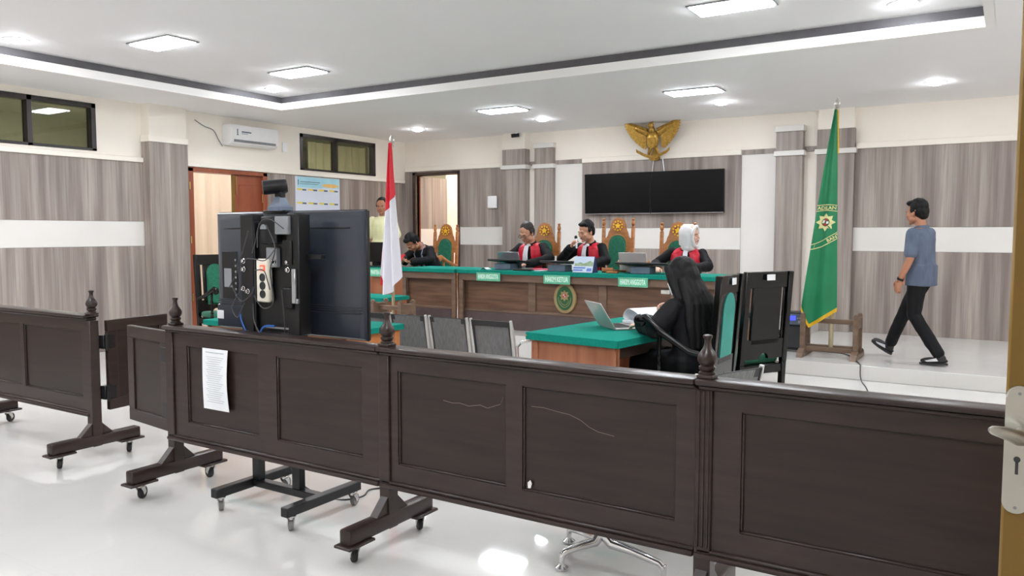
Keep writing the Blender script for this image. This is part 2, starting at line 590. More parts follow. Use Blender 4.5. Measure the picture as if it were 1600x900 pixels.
def ring_poly(rx, ry, n=28):
    return [(rx * math.cos(2 * PI * k / n), ry * math.sin(2 * PI * k / n)) for k in range(n)]

# ------------------------------------------------------------------ the room
XL, YB, XR, YF = -9.69, 11.617, 3.2, -2.6
ZS, ZU = 3.17, 3.35                       # soffit and tray ceiling
TX0, TX1, TY0, TY1 = -8.55, -0.26, -1.6, 7.65
DAIS, PLAT = 0.15, 0.33

b = MB(); b.box(-13.2, XR + 0.2, YF - 0.2, YB + 2.6, -0.1, 0)
floor = struct('floor', b, 'floor')
b = MB(); b.box(-2.25, XR, 8.67, YB, 0.0, DAIS, 0.004)
struct('floor_dais', b, 'floor')
b = MB(); b.box(-9.0, -2.25, 7.62, YB, 0.0, PLAT, 0.004)
struct('floor_platform', b, 'floor')

# left wall with two high windows and a door opening
b = MB()
T = 0.16
for y0, y1, z0, z1 in ((YF, 4.1, 0, ZU), (4.1, 5.69, 0, 2.51), (4.1, 5.69, 3.09, ZU), (5.69, 6.95, 0, ZU), (6.95, 8.30, 2.40, ZU),
                       (8.30, 9.03, 0, ZU), (9.03, 10.80, 0, 2.50), (9.03, 10.80, 3.08, ZU), (10.80, YB, 0, ZU)):
    b.box(XL - T, XL, y0, y1, z0, z1)
wall_left = struct('wall_left', b, 'cream')
for y0, y1, z0, z1 in ((YF, 6.29, 0, 1.325), (YF, 6.29, 1.645, 2.41), (8.34, YB - 0.002, 0, 2.41)):
    b = MB(); b.box(XL, XL + 0.022, y0, y1, z0, z1, 0.003)
    struct('cladding_panel', b, 'lam', wall_left)
b = MB(); b.box(XL, XL + 0.016, YF, 6.29, 1.325, 1.645, 0.002)
struct('white_panel', b, 'band', wall_left)
b = MB(); b.box(XL, XL + 0.05, YF, 6.29, 2.41, 2.475, 0.006); b.box(XL, XL + 0.05, 6.86, YB - 0.05, 2.41, 2.475, 0.006)
struct('trim_1', b, 'cream', wall_left)
# pilaster between window and door
b = MB(); b.box(XL, XL + 0.175, 6.29, 6.86, 0, 2.68, 0.004)
struct('pilaster_left', b, 'lam', wall_left)
b = MB(); b.box(XL, XL + 0.165, 6.30, 6.85, 2.70, ZS); b.box(XL, XL + 0.185, 6.28, 6.87, 2.68, 2.76, 0.004)
struct('pilaster_cap', b, 'cream', wall_left)

# back wall with a door opening in its left corner
b = MB()
DX0, DX1, DZ = -9.40, -8.45, 2.55
for x0, x1, z0, z1 in ((XL - T, DX0, 0, ZU), (DX0, DX1, DZ, ZU), (DX1, XR, 0, ZU)):
    b.box(x0, x1, YB, YB + 0.16, z0, z1)
wall_back = struct('wall_back', b, 'cream')
def clad(x0, x1, z0, z1, d=0.03, m='lam', n='cladding_panel', bv=0.003):
    q = MB(); q.box(x0, x1, YB - d, YB, z0, z1, bv)
    return struct(n, q, m, wall_back)
clad(XL + 0.023, DX0 - 0.06, PLAT, 2.62)
clad(DX0 - 0.06, DX1 + 0.04, DZ + 0.045, 2.62)
for x0, x1, zb0, zb1, zf in ((DX1 + 0.04, -7.42, 1.285, 1.60, PLAT), (-5.96, -3.38, 1.25, 1.57, PLAT), (-1.85, XR, 1.25, 1.57, DAIS)):
    clad(x0, x1, zf, zb0)
    clad(x0, x1, zb1, 2.62)
    clad(x0, x1, zb0, zb1, 0.024, 'band', 'white_panel')
for x0, x1 in ((-6.47, -5.96), (-3.38, -2.87)):
    clad(x0, x1, PLAT if x0 < -3.5 else 0.15, 2.62, 0.012, 'band', 'white_panel')
for x0, x1 in ((-6.96, -6.84), (-6.47, -5.96), (-3.38, -2.87), (-2.50, -2.34)):
    clad(x0, x1, 2.62, 2.69, 0.02, 'lam', 'dark_strip', 0.001)
for x0, x1 in ((XL + 0.05, -7.44), (-5.96, -3.38), (-1.84, XR)):
    clad(x0, x1, 2.62, 2.70, 0.05, 'cream', 'ledge_trim', 0.006)
# four pilasters: laminate shafts with white rings
for i, (x0, x1, p, cap) in enumerate(((-7.42, -6.967, 0.16, 0), (-6.83, -6.473, 0.08, 1), (-2.87, -2.51, 0.13, 1), (-2.33, -1.85, 0.10, 0))):
    b = MB(); b.box(x0, x1, YB - p, YB, 0.15 if i > 1 else PLAT, 2.565, 0.004); b.box(x0, x1, YB - p, YB, 2.635, 2.90, 0.004)
    pil = struct('pilaster_back', b, 'lam', wall_back)
    b = MB(); b.box(x0 - 0.025, x1 + 0.025, YB - p - 0.025, YB, 2.565, 2.635, 0.004)
    if cap:
        b.box(x0 - 0.015, x1 + 0.015, YB - p - 0.02, YB, 2.90, 2.98, 0.004)
    struct('pilaster_ring', b, 'band', pil)
    if not cap:
        b = MB(); b.box(x0 + 0.01, x1 - 0.01, YB - p + 0.01, YB, 2.90, ZS)
        struct('pilaster_cap', b, 'cream', pil)

b = MB(); b.box(XR, XR + 0.16, YF, YB, 0, ZU)
struct('wall_right', b, 'cream')
b = MB(); b.box(XL - T, XR + 0.16, YF - 0.16, YF, 0, ZU)
struct('wall_front', b, 'cream')
b = MB(); b.box(0.93, XR, 1.44, 1.60, 0, ZS)
struct('wall_entrance', b, 'cream')

# ceiling: lower soffit round a raised tray
b = MB()
b.box(XL - T, XR + T, YF - T, TY0 - 0.07, ZS, ZU + 0.1)
b.box(XL - T, XR + T, TY1 + 0.07, YB + T, ZS, ZU + 0.1)
b.box(XL - T, TX0 - 0.07, TY0 - 0.07, TY1 + 0.07, ZS, ZU + 0.1)
b.box(TX1 + 0.07, XR + T, TY0 - 0.07, TY1 + 0.07, ZS, ZU + 0.1)
b.box(TX0 - 0.07, TX1 + 0.07, TY0 - 0.07, TY1 + 0.07, ZU, ZU + 0.1)
ceiling = struct('ceiling', b, 'ceil')
def tray_ring(name, out, inn, z0, z1, m):
    q = MB()
    q.box(TX0 - out, TX1 + out, TY1 + inn, TY1 + out, z0, z1)
    q.box(TX0 - out, TX1 + out, TY0 - out, TY0 - inn, z0, z1)
    q.box(TX0 - out, TX0 - inn, TY0 - inn, TY1 + inn, z0, z1)
    q.box(TX1 + inn, TX1 + out, TY0 - inn, TY1 + inn, z0, z1)
    return struct(name, q, m, ceiling)
tray_ring('trim_2', 0.072, 0.0, ZS, 3.262, 'white')
tray_ring('trim_3', 0.072, 0.045, 3.262, ZU, 'dark_trim')

# ceiling lamps
def troffer(x, y, z, label, sx=0.62, sy=0.31):
    t = thing('ceiling_panel_lamp', label, 'ceiling light', (x, y, z), 0, 'recessed ceiling panel lamps')
    q = MB()
    for a0, a1, c0, c1 in ((-sx / 2 - .02, sx / 2 + .02, -sy / 2 - .02, -sy / 2), (-sx / 2 - .02, sx / 2 + .02, sy / 2, sy / 2 + .02),
                           (-sx / 2 - .02, -sx / 2, -sy / 2, sy / 2), (sx / 2, sx / 2 + .02, -sy / 2, sy / 2)):
        q.box(a0, a1, c0, c1, -0.012, 0.0, 0.002)
    obj('frame', q, 'grey', t)
    q = MB(); q.box(-sx / 2 + .004, sx / 2 - .004, -sy / 2 + .004, sy / 2 - .004, -0.024, -0.001, 0.006)
    obj('diffuser', q, 'panel_light', t)
    return t
troffer(-7.10, 4.87, ZU, 'ceiling panel lamp in the raised tray, nearest to the left edge of the photo')
troffer(-7.06, 6.58, ZU, 'ceiling panel lamp in the raised tray, just above the air conditioner')
troffer(-2.02, 6.56, ZU, 'ceiling panel lamp in the raised tray cut by the top edge of the photo')
troffer(-3.27, 9.22, ZS, 'ceiling panel lamp of the lower ceiling above the golden eagle, by a downlight')
troffer(-5.96, 9.22, ZS, 'ceiling panel lamp of the lower ceiling, nearest to the small black camera')
for x, y, z in ((-2.02, 4.0, ZU), (-7.1, 2.6, ZU), (-4.6, 1.6, ZU), (-1.2, 1.2, ZU), (-6.8, -0.6, ZU), (-2.2, -0.9, ZU), (1.6, 4.2, ZS), (1.4, 9.2, ZS), (-9.1, 2.2, ZS)):
    troffer(x, y, z, 'ceiling panel lamp over the front part of the hall, outside the photo')

def downlight(x, y, z, label):
    t = thing('round_downlight', label, 'ceiling light', (x, y, z), 0, 'round recessed downlights')
    q = MB(); q.loft([[Vector((r_ * math.cos(2 * PI * k / 28), r_ * math.sin(2 * PI * k / 28), z_)) for k in range(28)] for r_, z_ in ((0.088, 0.0), (0.088, -0.006), (0.112, -0.006), (0.115, -0.001), (0.115, 0.0))], False)
    obj('rim', q, 'white_plastic', t)
    q = MB(); q.lathe([(0.0005, -0.036), (0.030, -0.034), (0.058, -0.027), (0.078, -0.016), (0.087, -0.004), (0.087, -0.0005), (0.0005, -0.0005)], n=28)
    obj('lens', q, 'spot_light', t)
downlight(-8.19, 4.05, ZU, 'round ceiling downlight in the raised tray at the far left edge of the photo')
downlight(-8.19, 7.20, ZU, 'round ceiling downlight in the inner corner of the raised tray')
downlight(-0.83, 7.25, ZU, 'round ceiling downlight in the raised tray cut by the top edge of the photo')
downlight(-8.25, 10.22, ZS, 'round ceiling downlight above the red and white flag')
downlight(-5.95, 10.29, ZS, 'round ceiling downlight right of the small black camera')
downlight(-3.25, 10.20, ZS, 'round ceiling downlight right of the golden eagle')
downlight(-0.81, 10.13, ZS, 'round ceiling downlight above the walking man')
for x, y, z in ((-8.19, 0.9, ZU), (-0.83, 3.4, ZU), (-0.83, 0.2, ZU), (1.55, 10.13, ZS), (1.55, 6.9, ZS), (1.55, 3.6, ZS), (-4.6, -0.2, ZU)):  # right-hand ones added out of view to brighten the dim right side
    downlight(x, y, z, 'round ceiling downlight over the front or right part of the hall, outside the photo')

# windows of the left wall
def window(n, y0, ym, y1, z0, z1):
    q = MB()
    w = 0.06
    xa, xb = XL - 0.10, XL + 0.012
    q.box(xa, xb, y0, y1, z1 - w, z1, .004); q.box(xa, xb, y0, y1, z0, z0 + w * 0.55, .004)
    q.box(xa, xb, y0, y0 + w, z0, z1, .004); q.box(xa, xb, y1 - w, y1, z0, z1, .004); q.box(xa, xb, ym - w / 2, ym + w / 2, z0, z1, .004)
    f = struct('window_%d' % n, q, 'black_frame')
    for a, c in ((y0 + w, ym - w / 2), (ym + w / 2, y1 - w)):
        q = MB(); q.box(XL - 0.062, XL - 0.056, a, c, z0 + 0.03, z1 - 0.055)
        struct('pane', q, 'glass', f)
window(1, 4.10, 4.90, 5.69, 2.51, 3.09)
window(2, 9.03, 9.835, 10.80, 2.50, 3.08)

# door of the left wall: left half open, right leaf closed
q = MB()
q.box(XL - T, XL + 0.03, 6.95, 7.045, 0, 2.40, .004); q.box(XL - T, XL + 0.03, 8.255, 8.34, 0, 2.40, .004)
q.box(XL - T, XL + 0.03, 6.95, 8.34, 2.345, 2.405, .004)
d1 = struct('door_1', q, 'door_red')
q = MB()
q.box(XL - 0.06, XL - 0.02, 7.75, 8.255, 0, 2.345, .003)
for z0, z1 in ((0.2, 1.0), (1.15, 2.2)):
    q.box(XL - 0.022, XL - 0.012, 7.84, 8.17, z0, z1, .004)
struct('door_leaf', q, 'door_red', d1)
q = MB(); q.box(XL - 0.025, XL + 0.0, 7.71, 7.752, 0.0, 2.345, .003)
struct('door_edge', q, 'door_gold', d1)
q = MB(); q.box(XL - 0.012, XL - 0.005, 7.785, 7.80, 2.06, 2.32, .001); q.box(XL + 0.028, XL + 0.04, 8.225, 8.238, 1.95, 2.08, .002)
for o_ in split_obj('door_bolt', q, 'brass', d1):
    o_['kind'] = 'structure'
q = MB()
for z in (0.55, 1.35, 2.1):
    q.cyl((XL + 0.035, 6.975, z), (XL + 0.035, 6.975, z + 0.1), 0.012, n=8)
for o_ in split_obj('door_hinge', q, 'brass', d1):
    o_['kind'] = 'structure'

# door of the back wall: dark frame, laminate leaf swung back
q = MB()
q.box(DX0 - 0.075, DX0, YB - 0.05, YB + 0.16, PLAT, DZ + 0.05, .004); q.box(DX1, DX1 + 0.045, YB - 0.05, YB + 0.16, PLAT, DZ + 0.05, .004)
q.box(DX0 - 0.075, DX1 + 0.045, YB - 0.05, YB + 0.16, DZ, DZ + 0.05, .004)
d2 = struct('door_2', q, 'door_dark')
m = Matrix.Translation((DX0 + 0.03, YB + 0.06, 0)) @ Matrix.Rotation(R(92), 4, 'Z')
q = MB(m); q.box(0, 0.86, 0, 0.04, PLAT, 1.25, .002); q.box(0, 0.86, 0, 0.04, 1.57, DZ - 0.01, .002)
struct('door_leaf', q, 'lam', d2)
q = MB(m); q.box(0, 0.86, 0.002, 0.038, 1.25, 1.57, .001)
struct('door_band', q, 'band', d2)
q = MB(m); q.box(-0.012, 0.0, 0.0, 0.04, PLAT, DZ - 0.01, .001)
struct('door_edge', q, 'door_red', d2)

# rooms seen through the windows and doors
q = MB()
q.box(-13.2, -13.1, 3.0, 13.2, 0, 3.45); q.box(-13.2, XL - T, 3.0, 3.1, 0, 3.45)
q.box(-13.2, XL - T, 13.1, 13.2, 0, 3.45); q.box(-13.2, XL - T, 3.0, 13.2, 3.35, 3.45)
struct('wall_corridor', q, 'corridor_paint')
q = MB()
q.box(XL - T, -7.6, 14.1, 14.2, 0, 3.45); q.box(XL - T - 0.1, XL - T, 13.2, 14.2, 0, 3.45); q.box(-7.6, -7.5, YB + 0.16, 14.2, 0, 3.45)
q.box(XL - T, -7.5, YB + 0.16, 14.2, 3.35, 3.45); q.box(XL - T, -7.5, YB + .16, 14.2, 0, PLAT - 0.01)
struct('wall_side_room', q, 'room_cream')
def curtain(name, x, y0, y1, z0, z1, n, label, m='curtain'):
    q = MB()
    q.sheet(lambda u, v: Vector((x + 0.035 * math.sin(u * n * 2 * PI), y0 + (y1 - y0) * u, z0 + (z1 - z0) * v)), n * 10, 1, 0.004)
    o = obj(name, q, m)
    return tag(o, label, 'curtain')
curtain('curtain', -11.6, 7.3, 10.6, 0.02, 3.30, 13, 'cream pleated curtain glowing behind the open red-brown door')
curtain('curtain', -11.9, 12.95, 11.3, 0.05, 3.30, 8, 'pale green curtain seen through the high window near the flag', 'curtain_green')
def strip(name, x0, x1, y0, y1, z, label):
    t = thing(name, label, 'ceiling light', ((x0 + x1) / 2, (y0 + y1) / 2, z))
    hx, hy = (x1 - x0) / 2, (y1 - y0) / 2
    q = MB(); q.box(-hx, hx, -hy, hy, 0.0, 0.05, 0.004)
    obj('housing', q, 'white_plastic', t)
    q = MB(); q.box(-hx + .02, hx - .02, -hy + .02, hy - .02, -0.012, -0.001)
    obj('diffuser', q, 'room_light', t)
strip('corridor_panel_lamp', -11.25, -10.65, 5.95, 6.55, 3.30, 'ceiling panel lamp showing through the high window at the left edge')
strip('corridor_fill_lamp', -10.6, -10.4, 7.4, 8.6, 3.30, 'added unseen strip lamp lighting the corridor behind the red-brown door')  # added lamp, never in view, brightens the curtain behind the door
strip('side_room_fill_lamp', -8.7, -8.1, 12.6, 13.2, 3.30, 'added unseen lamp lighting the side room behind the back-wall door')  # added out-of-view lamp that makes the side room bright
strip('corridor_fill_lamp', -11.0, -10.8, 9.6, 10.8, 3.30, 'added unseen strip lamp lighting the corridor behind the high window near the flag')  # added out-of-view lamp, brightens the dark view through this window
strip('side_room_fill_lamp', -9.3, -8.9, 13.2, 13.8, 3.30, 'second added unseen lamp lighting the far end of the side room')  # another added lamp out of view, for more side room light

# ------------------------------------------------------------------ court barriers in the foreground
BY = 2.83
def caster(parent, x, y, zt, r=0.036, yaw=0.0, light=False):
    """swivel wheel below height zt"""
    m = Matrix.Translation((x, y, 0)) @ Matrix.Rotation(yaw, 4, 'Z')
    q = MB(m)
    q.box(-0.025, 0.025, -0.022, 0.022, zt - 0.008, zt, 0.002)
    q.cyl((0, 0, zt - 0.02), (0, 0, zt - 0.006), 0.014, n=10)
    for sx in (-1, 1):
        q.prism([(-0.02, zt - 0.016), (0.02, zt - 0.016), (0.034, r), (0.014, r - 0.012), (0.004, r + 0.01)], sx * 0.017 - 0.002, sx * 0.017 + 0.002, 'yz')
    w = obj('caster', q, 'chrome' if light else 'steel_frame', parent)
    q = MB(m @ Matrix.Translation((0, 0.024, r)) @ Matrix.Rotation(PI / 2, 4, 'Y'))
    q.lathe([(0.008, -0.012), (r * 0.7, -0.013), (r * 0.92, -0.012), (r, -0.007), (r, 0.007), (r * 0.92, 0.012), (r * 0.7, 0.013), (0.008, 0.012)], n=20)
    obj('wheel', q, 'wheel_grey' if light else 'rubber', w)
    return w

def finial_mesh(x, y, z):
    q = MB()
    q.box(x - 0.031, x + 0.031, y - 0.031, y + 0.031, z, z + 0.014, 0.003)
    prof = [(0.001, 0.014), (0.030, 0.014), (0.031, 0.021), (0.024, 0.026), (0.030, 0.033), (0.031, 0.042), (0.024, 0.047), (0.029, 0.053),
            (0.035, 0.063), (0.036, 0.074), (0.033, 0.087), (0.025, 0.099), (0.017, 0.111), (0.0125, 0.126), (0.0115, 0.141), (0.0145, 0.146), (0.017, 0.151), (0.017, 0.157), (0.013, 0.160), (0.001, 0.161)]
    q.lathe(prof, (x, y, z), 18)
    return q

def foot(t, x, y, yaws, z0=0.09):
    q = MB()
    q.box(x - 0.035, x + 0.035, y - 0.30, y + 0.30, z0 + 0.012, z0 + 0.085, 0.012, 2)
    o = obj('foot', q, 'barrier', t)
    q = MB()
    for s in (-1, 1):
        q.box(x - 0.05, x + 0.05, y + s * 0.235 - 0.085, y + s * 0.235 + 0.085, z0, z0 + 0.014, 0.004)
        q.prism([(y + s * 0.02, z0 + 0.08), (y + s * 0.115, z0 + 0.08), (y + s * 0.02, z0 + 0.175)], x - 0.022, x + 0.022, 'yz')
    split_obj('bracket', q, 'barrier', o)
    for s, yw in zip((-1, 1), yaws):
        caster(t, x, y + s * 0.235, z0, 0.036, yw)

def barrier(label, x0, x1, y, panels, fluted=False, left_post=True, right_post=False, feet=(), finials=(), gate_side=None, ext=0.0):
    t = thing('court_barrier', label, 'barrier', ((x0 + x1) / 2, y, 0), 0, 'dark brown court barriers on castors')
    cx = (x0 + x1) / 2
    a, c = x0 - cx, x1 - cx
    q = MB(); q.box(a - 0.03, c + ext, -0.055, 0.055, 0.945, 0.967, 0.008, 2); q.box(a - 0.02, c + ext, -0.04, 0.04, 0.927, 0.946, 0.006)
    obj('top_rail', q, 'barrier', t)
    q = MB(); q.box(a - 0.03, c + ext, -0.042, 0.042, 0.296, 0.318, 0.008, 2); q.box(a - 0.02, c + ext, -0.032, 0.032, 0.318, 0.332, 0.004)
    obj('bottom_rail', q, 'barrier', t)
    # stiles and rails with recessed panels
    q = MB()
    q.box(a, c, -0.020, 0.020, 0.86, 0.93, 0.0); q.box(a, c, -0.020, 0.020, 0.33, 0.415, 0.0)
    xs = [a] + [v - cx for pr in panels for v in pr] + [c]
    for k in range(0, len(xs), 2):
        q.box(xs[k], xs[k + 1], -0.020, 0.020, 0.415, 0.86, 0.0)
    obj('frame', q, 'barrier', t)
    for p0, p1 in panels:
        q = MB(); q.box(p0 - cx - 0.004, p1 - cx + 0.004, -0.008, 0.008, 0.411, 0.864, 0.0)
        obj('panel', q, 'barrier_panel', t)
        q = MB()
        for (u0, u1, z0, z1) in ((p0, p1, 0.852, 0.862), (p0, p1, 0.413, 0.423), (p0, p0 + 0.01, 0.423, 0.852), (p1 - 0.01, p1, 0.423, 0.852)):
            q.box(u0 - cx, u1 - cx, -0.016, -0.007, z0, z1, 0.003)
        obj('moulding', q, 'barrier', t)
    for side, px in ((left_post, a), (right_post, c)):
        if side:
            q = MB()
            q.box(px - 0.032, px + 0.032, -0.032, 0.032, 0.10, 0.93, 0.004)
            if fluted:
                for k in (-1, 0, 1):
                    q.box(px + k * 0.018 - 0.006, px + k * 0.018 + 0.006, -0.037, -0.031, 0.34, 0.925, 0.003)
            obj('post', q, 'barrier', t)
    for px in finials:
        obj('finial', finial_mesh(px - cx, 0, 0.967), 'barrier', t)
    for px, yaws in feet:
        foot(t, px - cx, 0.0, yaws)
    return t

bA = barrier('dark brown wheeled barrier with a white notice sheet taped to its left panel', -4.11, -2.51, BY,
             ((-3.96, -3.36), (-3.22, -2.62)), feet=((-4.11, (0.5, 1.4)),), finials=(-4.08,))
bB = barrier('dark brown wheeled barrier with scratches and a white chip, mid-row', -2.478, -0.968, BY,
             ((-2.40, -1.80), (-1.72, -1.045)), feet=((-2.478, (1.0, 0.9)),), finials=(-2.478,))
bC = barrier('dark brown wheeled barrier with a fluted post, running behind the door handle', -0.936, 1.25, BY,
             ((-0.80, 0.10), (0.22, 1.12)), fluted=True, right_post=True, feet=((-0.936, (0.4, 0.6)), (1.25, (0.2, 1.1))), finials=(-0.936,))
bD = barrier('dark brown wheeled barrier at the far left, apart from the front row', -6.72, -5.07, 2.90,
             ((-6.62, -5.94), (-5.89, -5.16)), right_post=True, feet=((-6.70, (0.4, 0.5)), (-5.07, (1.25, 1.2))), finials=(-6.72, -5.06))
# wear on the middle barrier
q = MB(); q.prism([(0.275 - 0.01, 0.405), (0.275 + 0.004, 0.407), (0.275 + 0.012, 0.43), (0.278, 0.445), (0.266, 0.436)], -0.0225, -0.0205, 'xz')
q2 = MB(Matrix.Translation((-1.72 + 0.037, 0, 0)))
for p in [obj('paint_chip', MB().prism([(-0.012 + .045, 0.428), (0.0 + .045, 0.43), (0.006 + .045, 0.45), (-0.002 + .045, 0.464), (-0.014 + .045, 0.452)], -0.0225, -0.0195, 'xz'), 'chip', bB, 'bare white chip in the brown paint')]:
    pass
def scratch(pts, w=0.0011):
    s = MB()
    for (x0, z0), (x1, z1) in zip(pts, pts[1:]):
        s.prism([(x0, z0 - w), (x1, z1 - w), (x1, z1 + w), (x0, z0 + w)], -0.0092, -0.0078, 'xz')
    return s
obj('scratch', scratch([(-0.42, 0.748), (-0.37, 0.742), (-0.33, 0.746), (-0.28, 0.738), (-0.22, 0.75), (-0.18, 0.741), (-0.14, 0.756), (-0.115, 0.765), (-0.104, 0.785), (-0.10, 0.80)]), 'scratch', bB)
obj('scratch', scratch([(0.04, 0.775), (0.10, 0.776), (0.16, 0.768), (0.22, 0.762), (0.27, 0.746), (0.31, 0.722), (0.35, 0.708), (0.42, 0.700)], 0.0009), 'scratch', bB)
q.bm.free(); q2.bm.free()

# notice sheet on the left barrier
t = thing('notice_sheet', 'white printed notice sheet taped to the dark barrier panel', 'paper', (-3.70, BY - 0.0245, 0.69))
def sheet_f(u, v):
    bow = 0.010 * math.sin(v * PI) * (0.4 + 0.6 * u)
    return Vector(((u - 0.5) * 0.212 + 0.012 * (v - 0.5) ** 2 * (1 if u > 0.5 else 0), -0.004 - bow, (v - 0.5) * 0.34))
q = MB(); q.sheet(sheet_f, 8, 14, 0.0008)
obj('sheet', q, 'paper', t)
q = MB()
rows = [(0.14, 0.86, 0.93)] + [(0.16 + 0.04 * ((k * 7) % 3), 0.86 - 0.05 * ((k * 5) % 4), 0.86 - k * 0.035) for k in range(22)]
for u0, u1, v in rows:
    h = 0.008 if v < 0.92 else 0.016
    q.sheet(lambda u, w, u0=u0, u1=u1, v=v, h=h: sheet_f(u0 + (u1 - u0) * u, v + h * w) + Vector((0, -0.0016, 0)), 6, 1)
obj('printed_lines', q, 'print', t)

def gate(label, hinge, end, zlo, zhi, y_off=0):
    hx, hy = hinge
    ex, ey = end
    L = math.hypot(ex - hx, ey - hy)
    t = thing('swing_gate', label, 'gate', (hx, hy, 0), math.atan2(ey - hy, ex - hx), 'swing gates hinged on the barriers')
    q = MB()
    q.box(0.02, L, -0.016, 0.016, zhi - 0.075, zhi, 0.003); q.box(0.02, L, -0.016, 0.016, zlo, zlo + 0.075, 0.003)
    q.box(0.02, 0.095, -0.016, 0.016, zlo + 0.075, zhi - 0.075, 0.003); q.box(L - 0.075, L, -0.016, 0.016, zlo + 0.075, zhi - 0.075, 0.003)
    obj('frame', q, 'barrier', t)
    q = MB(); q.box(0.09, L - 0.07, -0.006, 0.006, zlo + 0.07, zhi - 0.07)
    obj('panel', q, 'barrier_panel', t)
    for z in (zlo + 0.12, zhi - 0.14):
        q = MB(); q.box(-0.02, 0.07, -0.024, 0.024, z - 0.045, z + 0.045, 0.003); q.cyl((0.0, -0.028, z - 0.055), (0.0, -0.028, z + 0.055), 0.010, n=10)
        obj('hinge', q, 'black_metal', t)
    return t
gate('brown panelled swing gate on the far-left barrier, opened away into the hall', (-5.03, 2.955), (-5.10, 3.46), 0.33, 0.925)
gate('brown panelled swing gate on the left end of the front barrier row', (-4.155, 2.84), (-4.66, 2.905), 0.33, 0.925)

# ------------------------------------------------------------------ television on a wheeled stand
t = thing('television_stand', 'black steel wheeled stand carrying the television, behind the notice sheet', 'stand', (-3.30, 2.93, 0))
q = MB()
for x in (-0.26, 0.28):
    o = MB(); o.box(x - 0.025, x + 0.025, -0.265, 0.265, 0.085, 0.135, 0.004)
    obj('rail', o, 'black_metal', t)
    caster(t, x, -0.22, 0.085, 0.034, 0.9, True)
    caster(t, x, 0.22, 0.085, 0.034, 0.3, True)
q.box(-0.26, 0.28, -0.025, 0.025, 0.09, 0.13, 0.004)
obj('cross_bar', q, 'black_metal', t)
for x in (-0.215, 0.10):
    o = MB(); o.box(x - 0.03, x + 0.03, -0.022, 0.022, 0.13, 1.56, 0.004)
    obj('column', o, 'black_metal', t)
o = MB()
o.box(-0.29, -0.19, -0.03, 0.055, 0.96, 1.60, 0.005); o.box(0.075, 0.165, -0.03, 0.055, 0.96, 1.60, 0.005)
o.box(-0.33, 0.27, 0.025, 0.055, 1.36, 1.385, 0.003); o.box(-0.28, 0.16, -0.01, 0.03, 0.94, 0.965, 0.003)
o.box(-0.19, 0.075, 0.0, 0.035, 0.95, 1.55, 0.003)
split_obj('mount_plate', o, 'black', t)
o = MB(); o.box(-0.10, 0.02, -0.05, 0.0, 1.44, 1.585, 0.006)
obj('media_box', o, 'black_metal', t)
o = MB(); o.box(0.01, 0.11, -0.052, 0.0, 1.49, 1.585, 0.004); o.box(-0.085, -0.005, -0.03, 0.0, 1.315, 1.42, 0.004)
split_obj('adapter', o, 'grey', t)
o = MB(); o.box(0.055, 0.125, -0.045, 0.0, 1.10, 1.21, 0.004); o.box(0.05, 0.12, -0.04, 0.0, 1.33, 1.46, 0.004)
split_obj('power_brick', o, 'black', t)
o = MB(); o.prism([(-0.075 + 0.024 * math.cos(a), 1.518 + 0.026 * math.sin(a)) for a in [PI * k / 10 for k in range(11)]], -0.054, -0.049, 'xz')
obj('round_cover', o, 'grey', t)
o = MB()
for x, z in ((-0.255, 1.345), (-0.255, 1.30), (0.09, 1.345), (0.09, 1.305), (-0.02, 1.345), (-0.262, 1.195), (-0.225, 1.18)):
    o.lathe([(0.001, -0.02), (0.010, -0.018), (0.011, -0.008), (0.014, -0.007), (0.014, 0.0), (0.001, 0.001)], n=10, m=Matrix.Translation((x, -0.032, z)) @ Matrix.Rotation(-PI / 2, 4, 'X'))
split_obj('bolt', o, 'chrome', t)
o = MB(); o.box(0.122, 0.148, -0.045, -0.03, 1.13, 1.31, 0.003); o.box(0.152, 0.164, -0.045, -0.03, 1.13, 1.155, 0.002); o.box(-0.12, 0.16, -0.012, 0.0, 0.985, 0.993)
split_obj('bracket_strip', o, 'silver', t)

tv = thing('television', 'large dark television seen from behind, mounted on the wheeled stand', 'television', (-3.435, 3.10, 0.93))
q = MB()
q.box(-0.595, 0.595, -0.004, 0.022, 0.0, 0.69, 0.006)
obj('screen_panel', q, 'black', tv)
q = MB()
ring = lambda x, z0, z1, y, r: [Vector((-x, y, z0)), Vector((x, y, z0)), Vector((x, y, z1)), Vector((-x, y, z1))]
q.loft([ring(0.59, 0.004, 0.686, -0.004, 0), ring(0.58, 0.012, 0.68, -0.016, 0), ring(0.535, 0.02, 0.64, -0.030, 0)])
obj('back_cover', q, 'tv_back', tv)
q = MB(); q.loft([ring(0.58, 0.012, 0.15, -0.014, 0), ring(0.57, 0.018, 0.142, -0.038, 0)])
for k in range(3):
    q.box(-0.57, 0.57, -0.0345, -0.016, 0.152 + k * 0.012, 0.157 + k * 0.012, 0.001)
obj('speaker_bar', q, 'tv_back', tv)
q = MB(); q.box(-0.50, 0.50, -0.0345, -0.0285, 0.592, 0.597, 0.001)
obj('groove_strip', q, 'black', tv)
q = MB(); q.box(-0.525, -0.39, -0.0345, -0.0285, 0.18, 0.46, 0.003)
o = obj('port_recess', q, 'black', tv)
q = MB()
for k in range(7):
    q.box(-0.408, -0.398, -0.0385, -0.034, 0.20 + k * 0.034, 0.212 + k * 0.034, 0.001)
split_obj('port', q, 'silver', o)
q = MB(); q.box(-0.505, -0.44, -0.0375, -0.034, 0.25, 0.36, 0.001)
obj('port_label', q, 'grey', o)
q = MB(); q.box(-0.575, -0.515, -0.0400, -0.0375, 0.06, 0.11, 0.001)
obj('white_label', q, 'paper', tv)

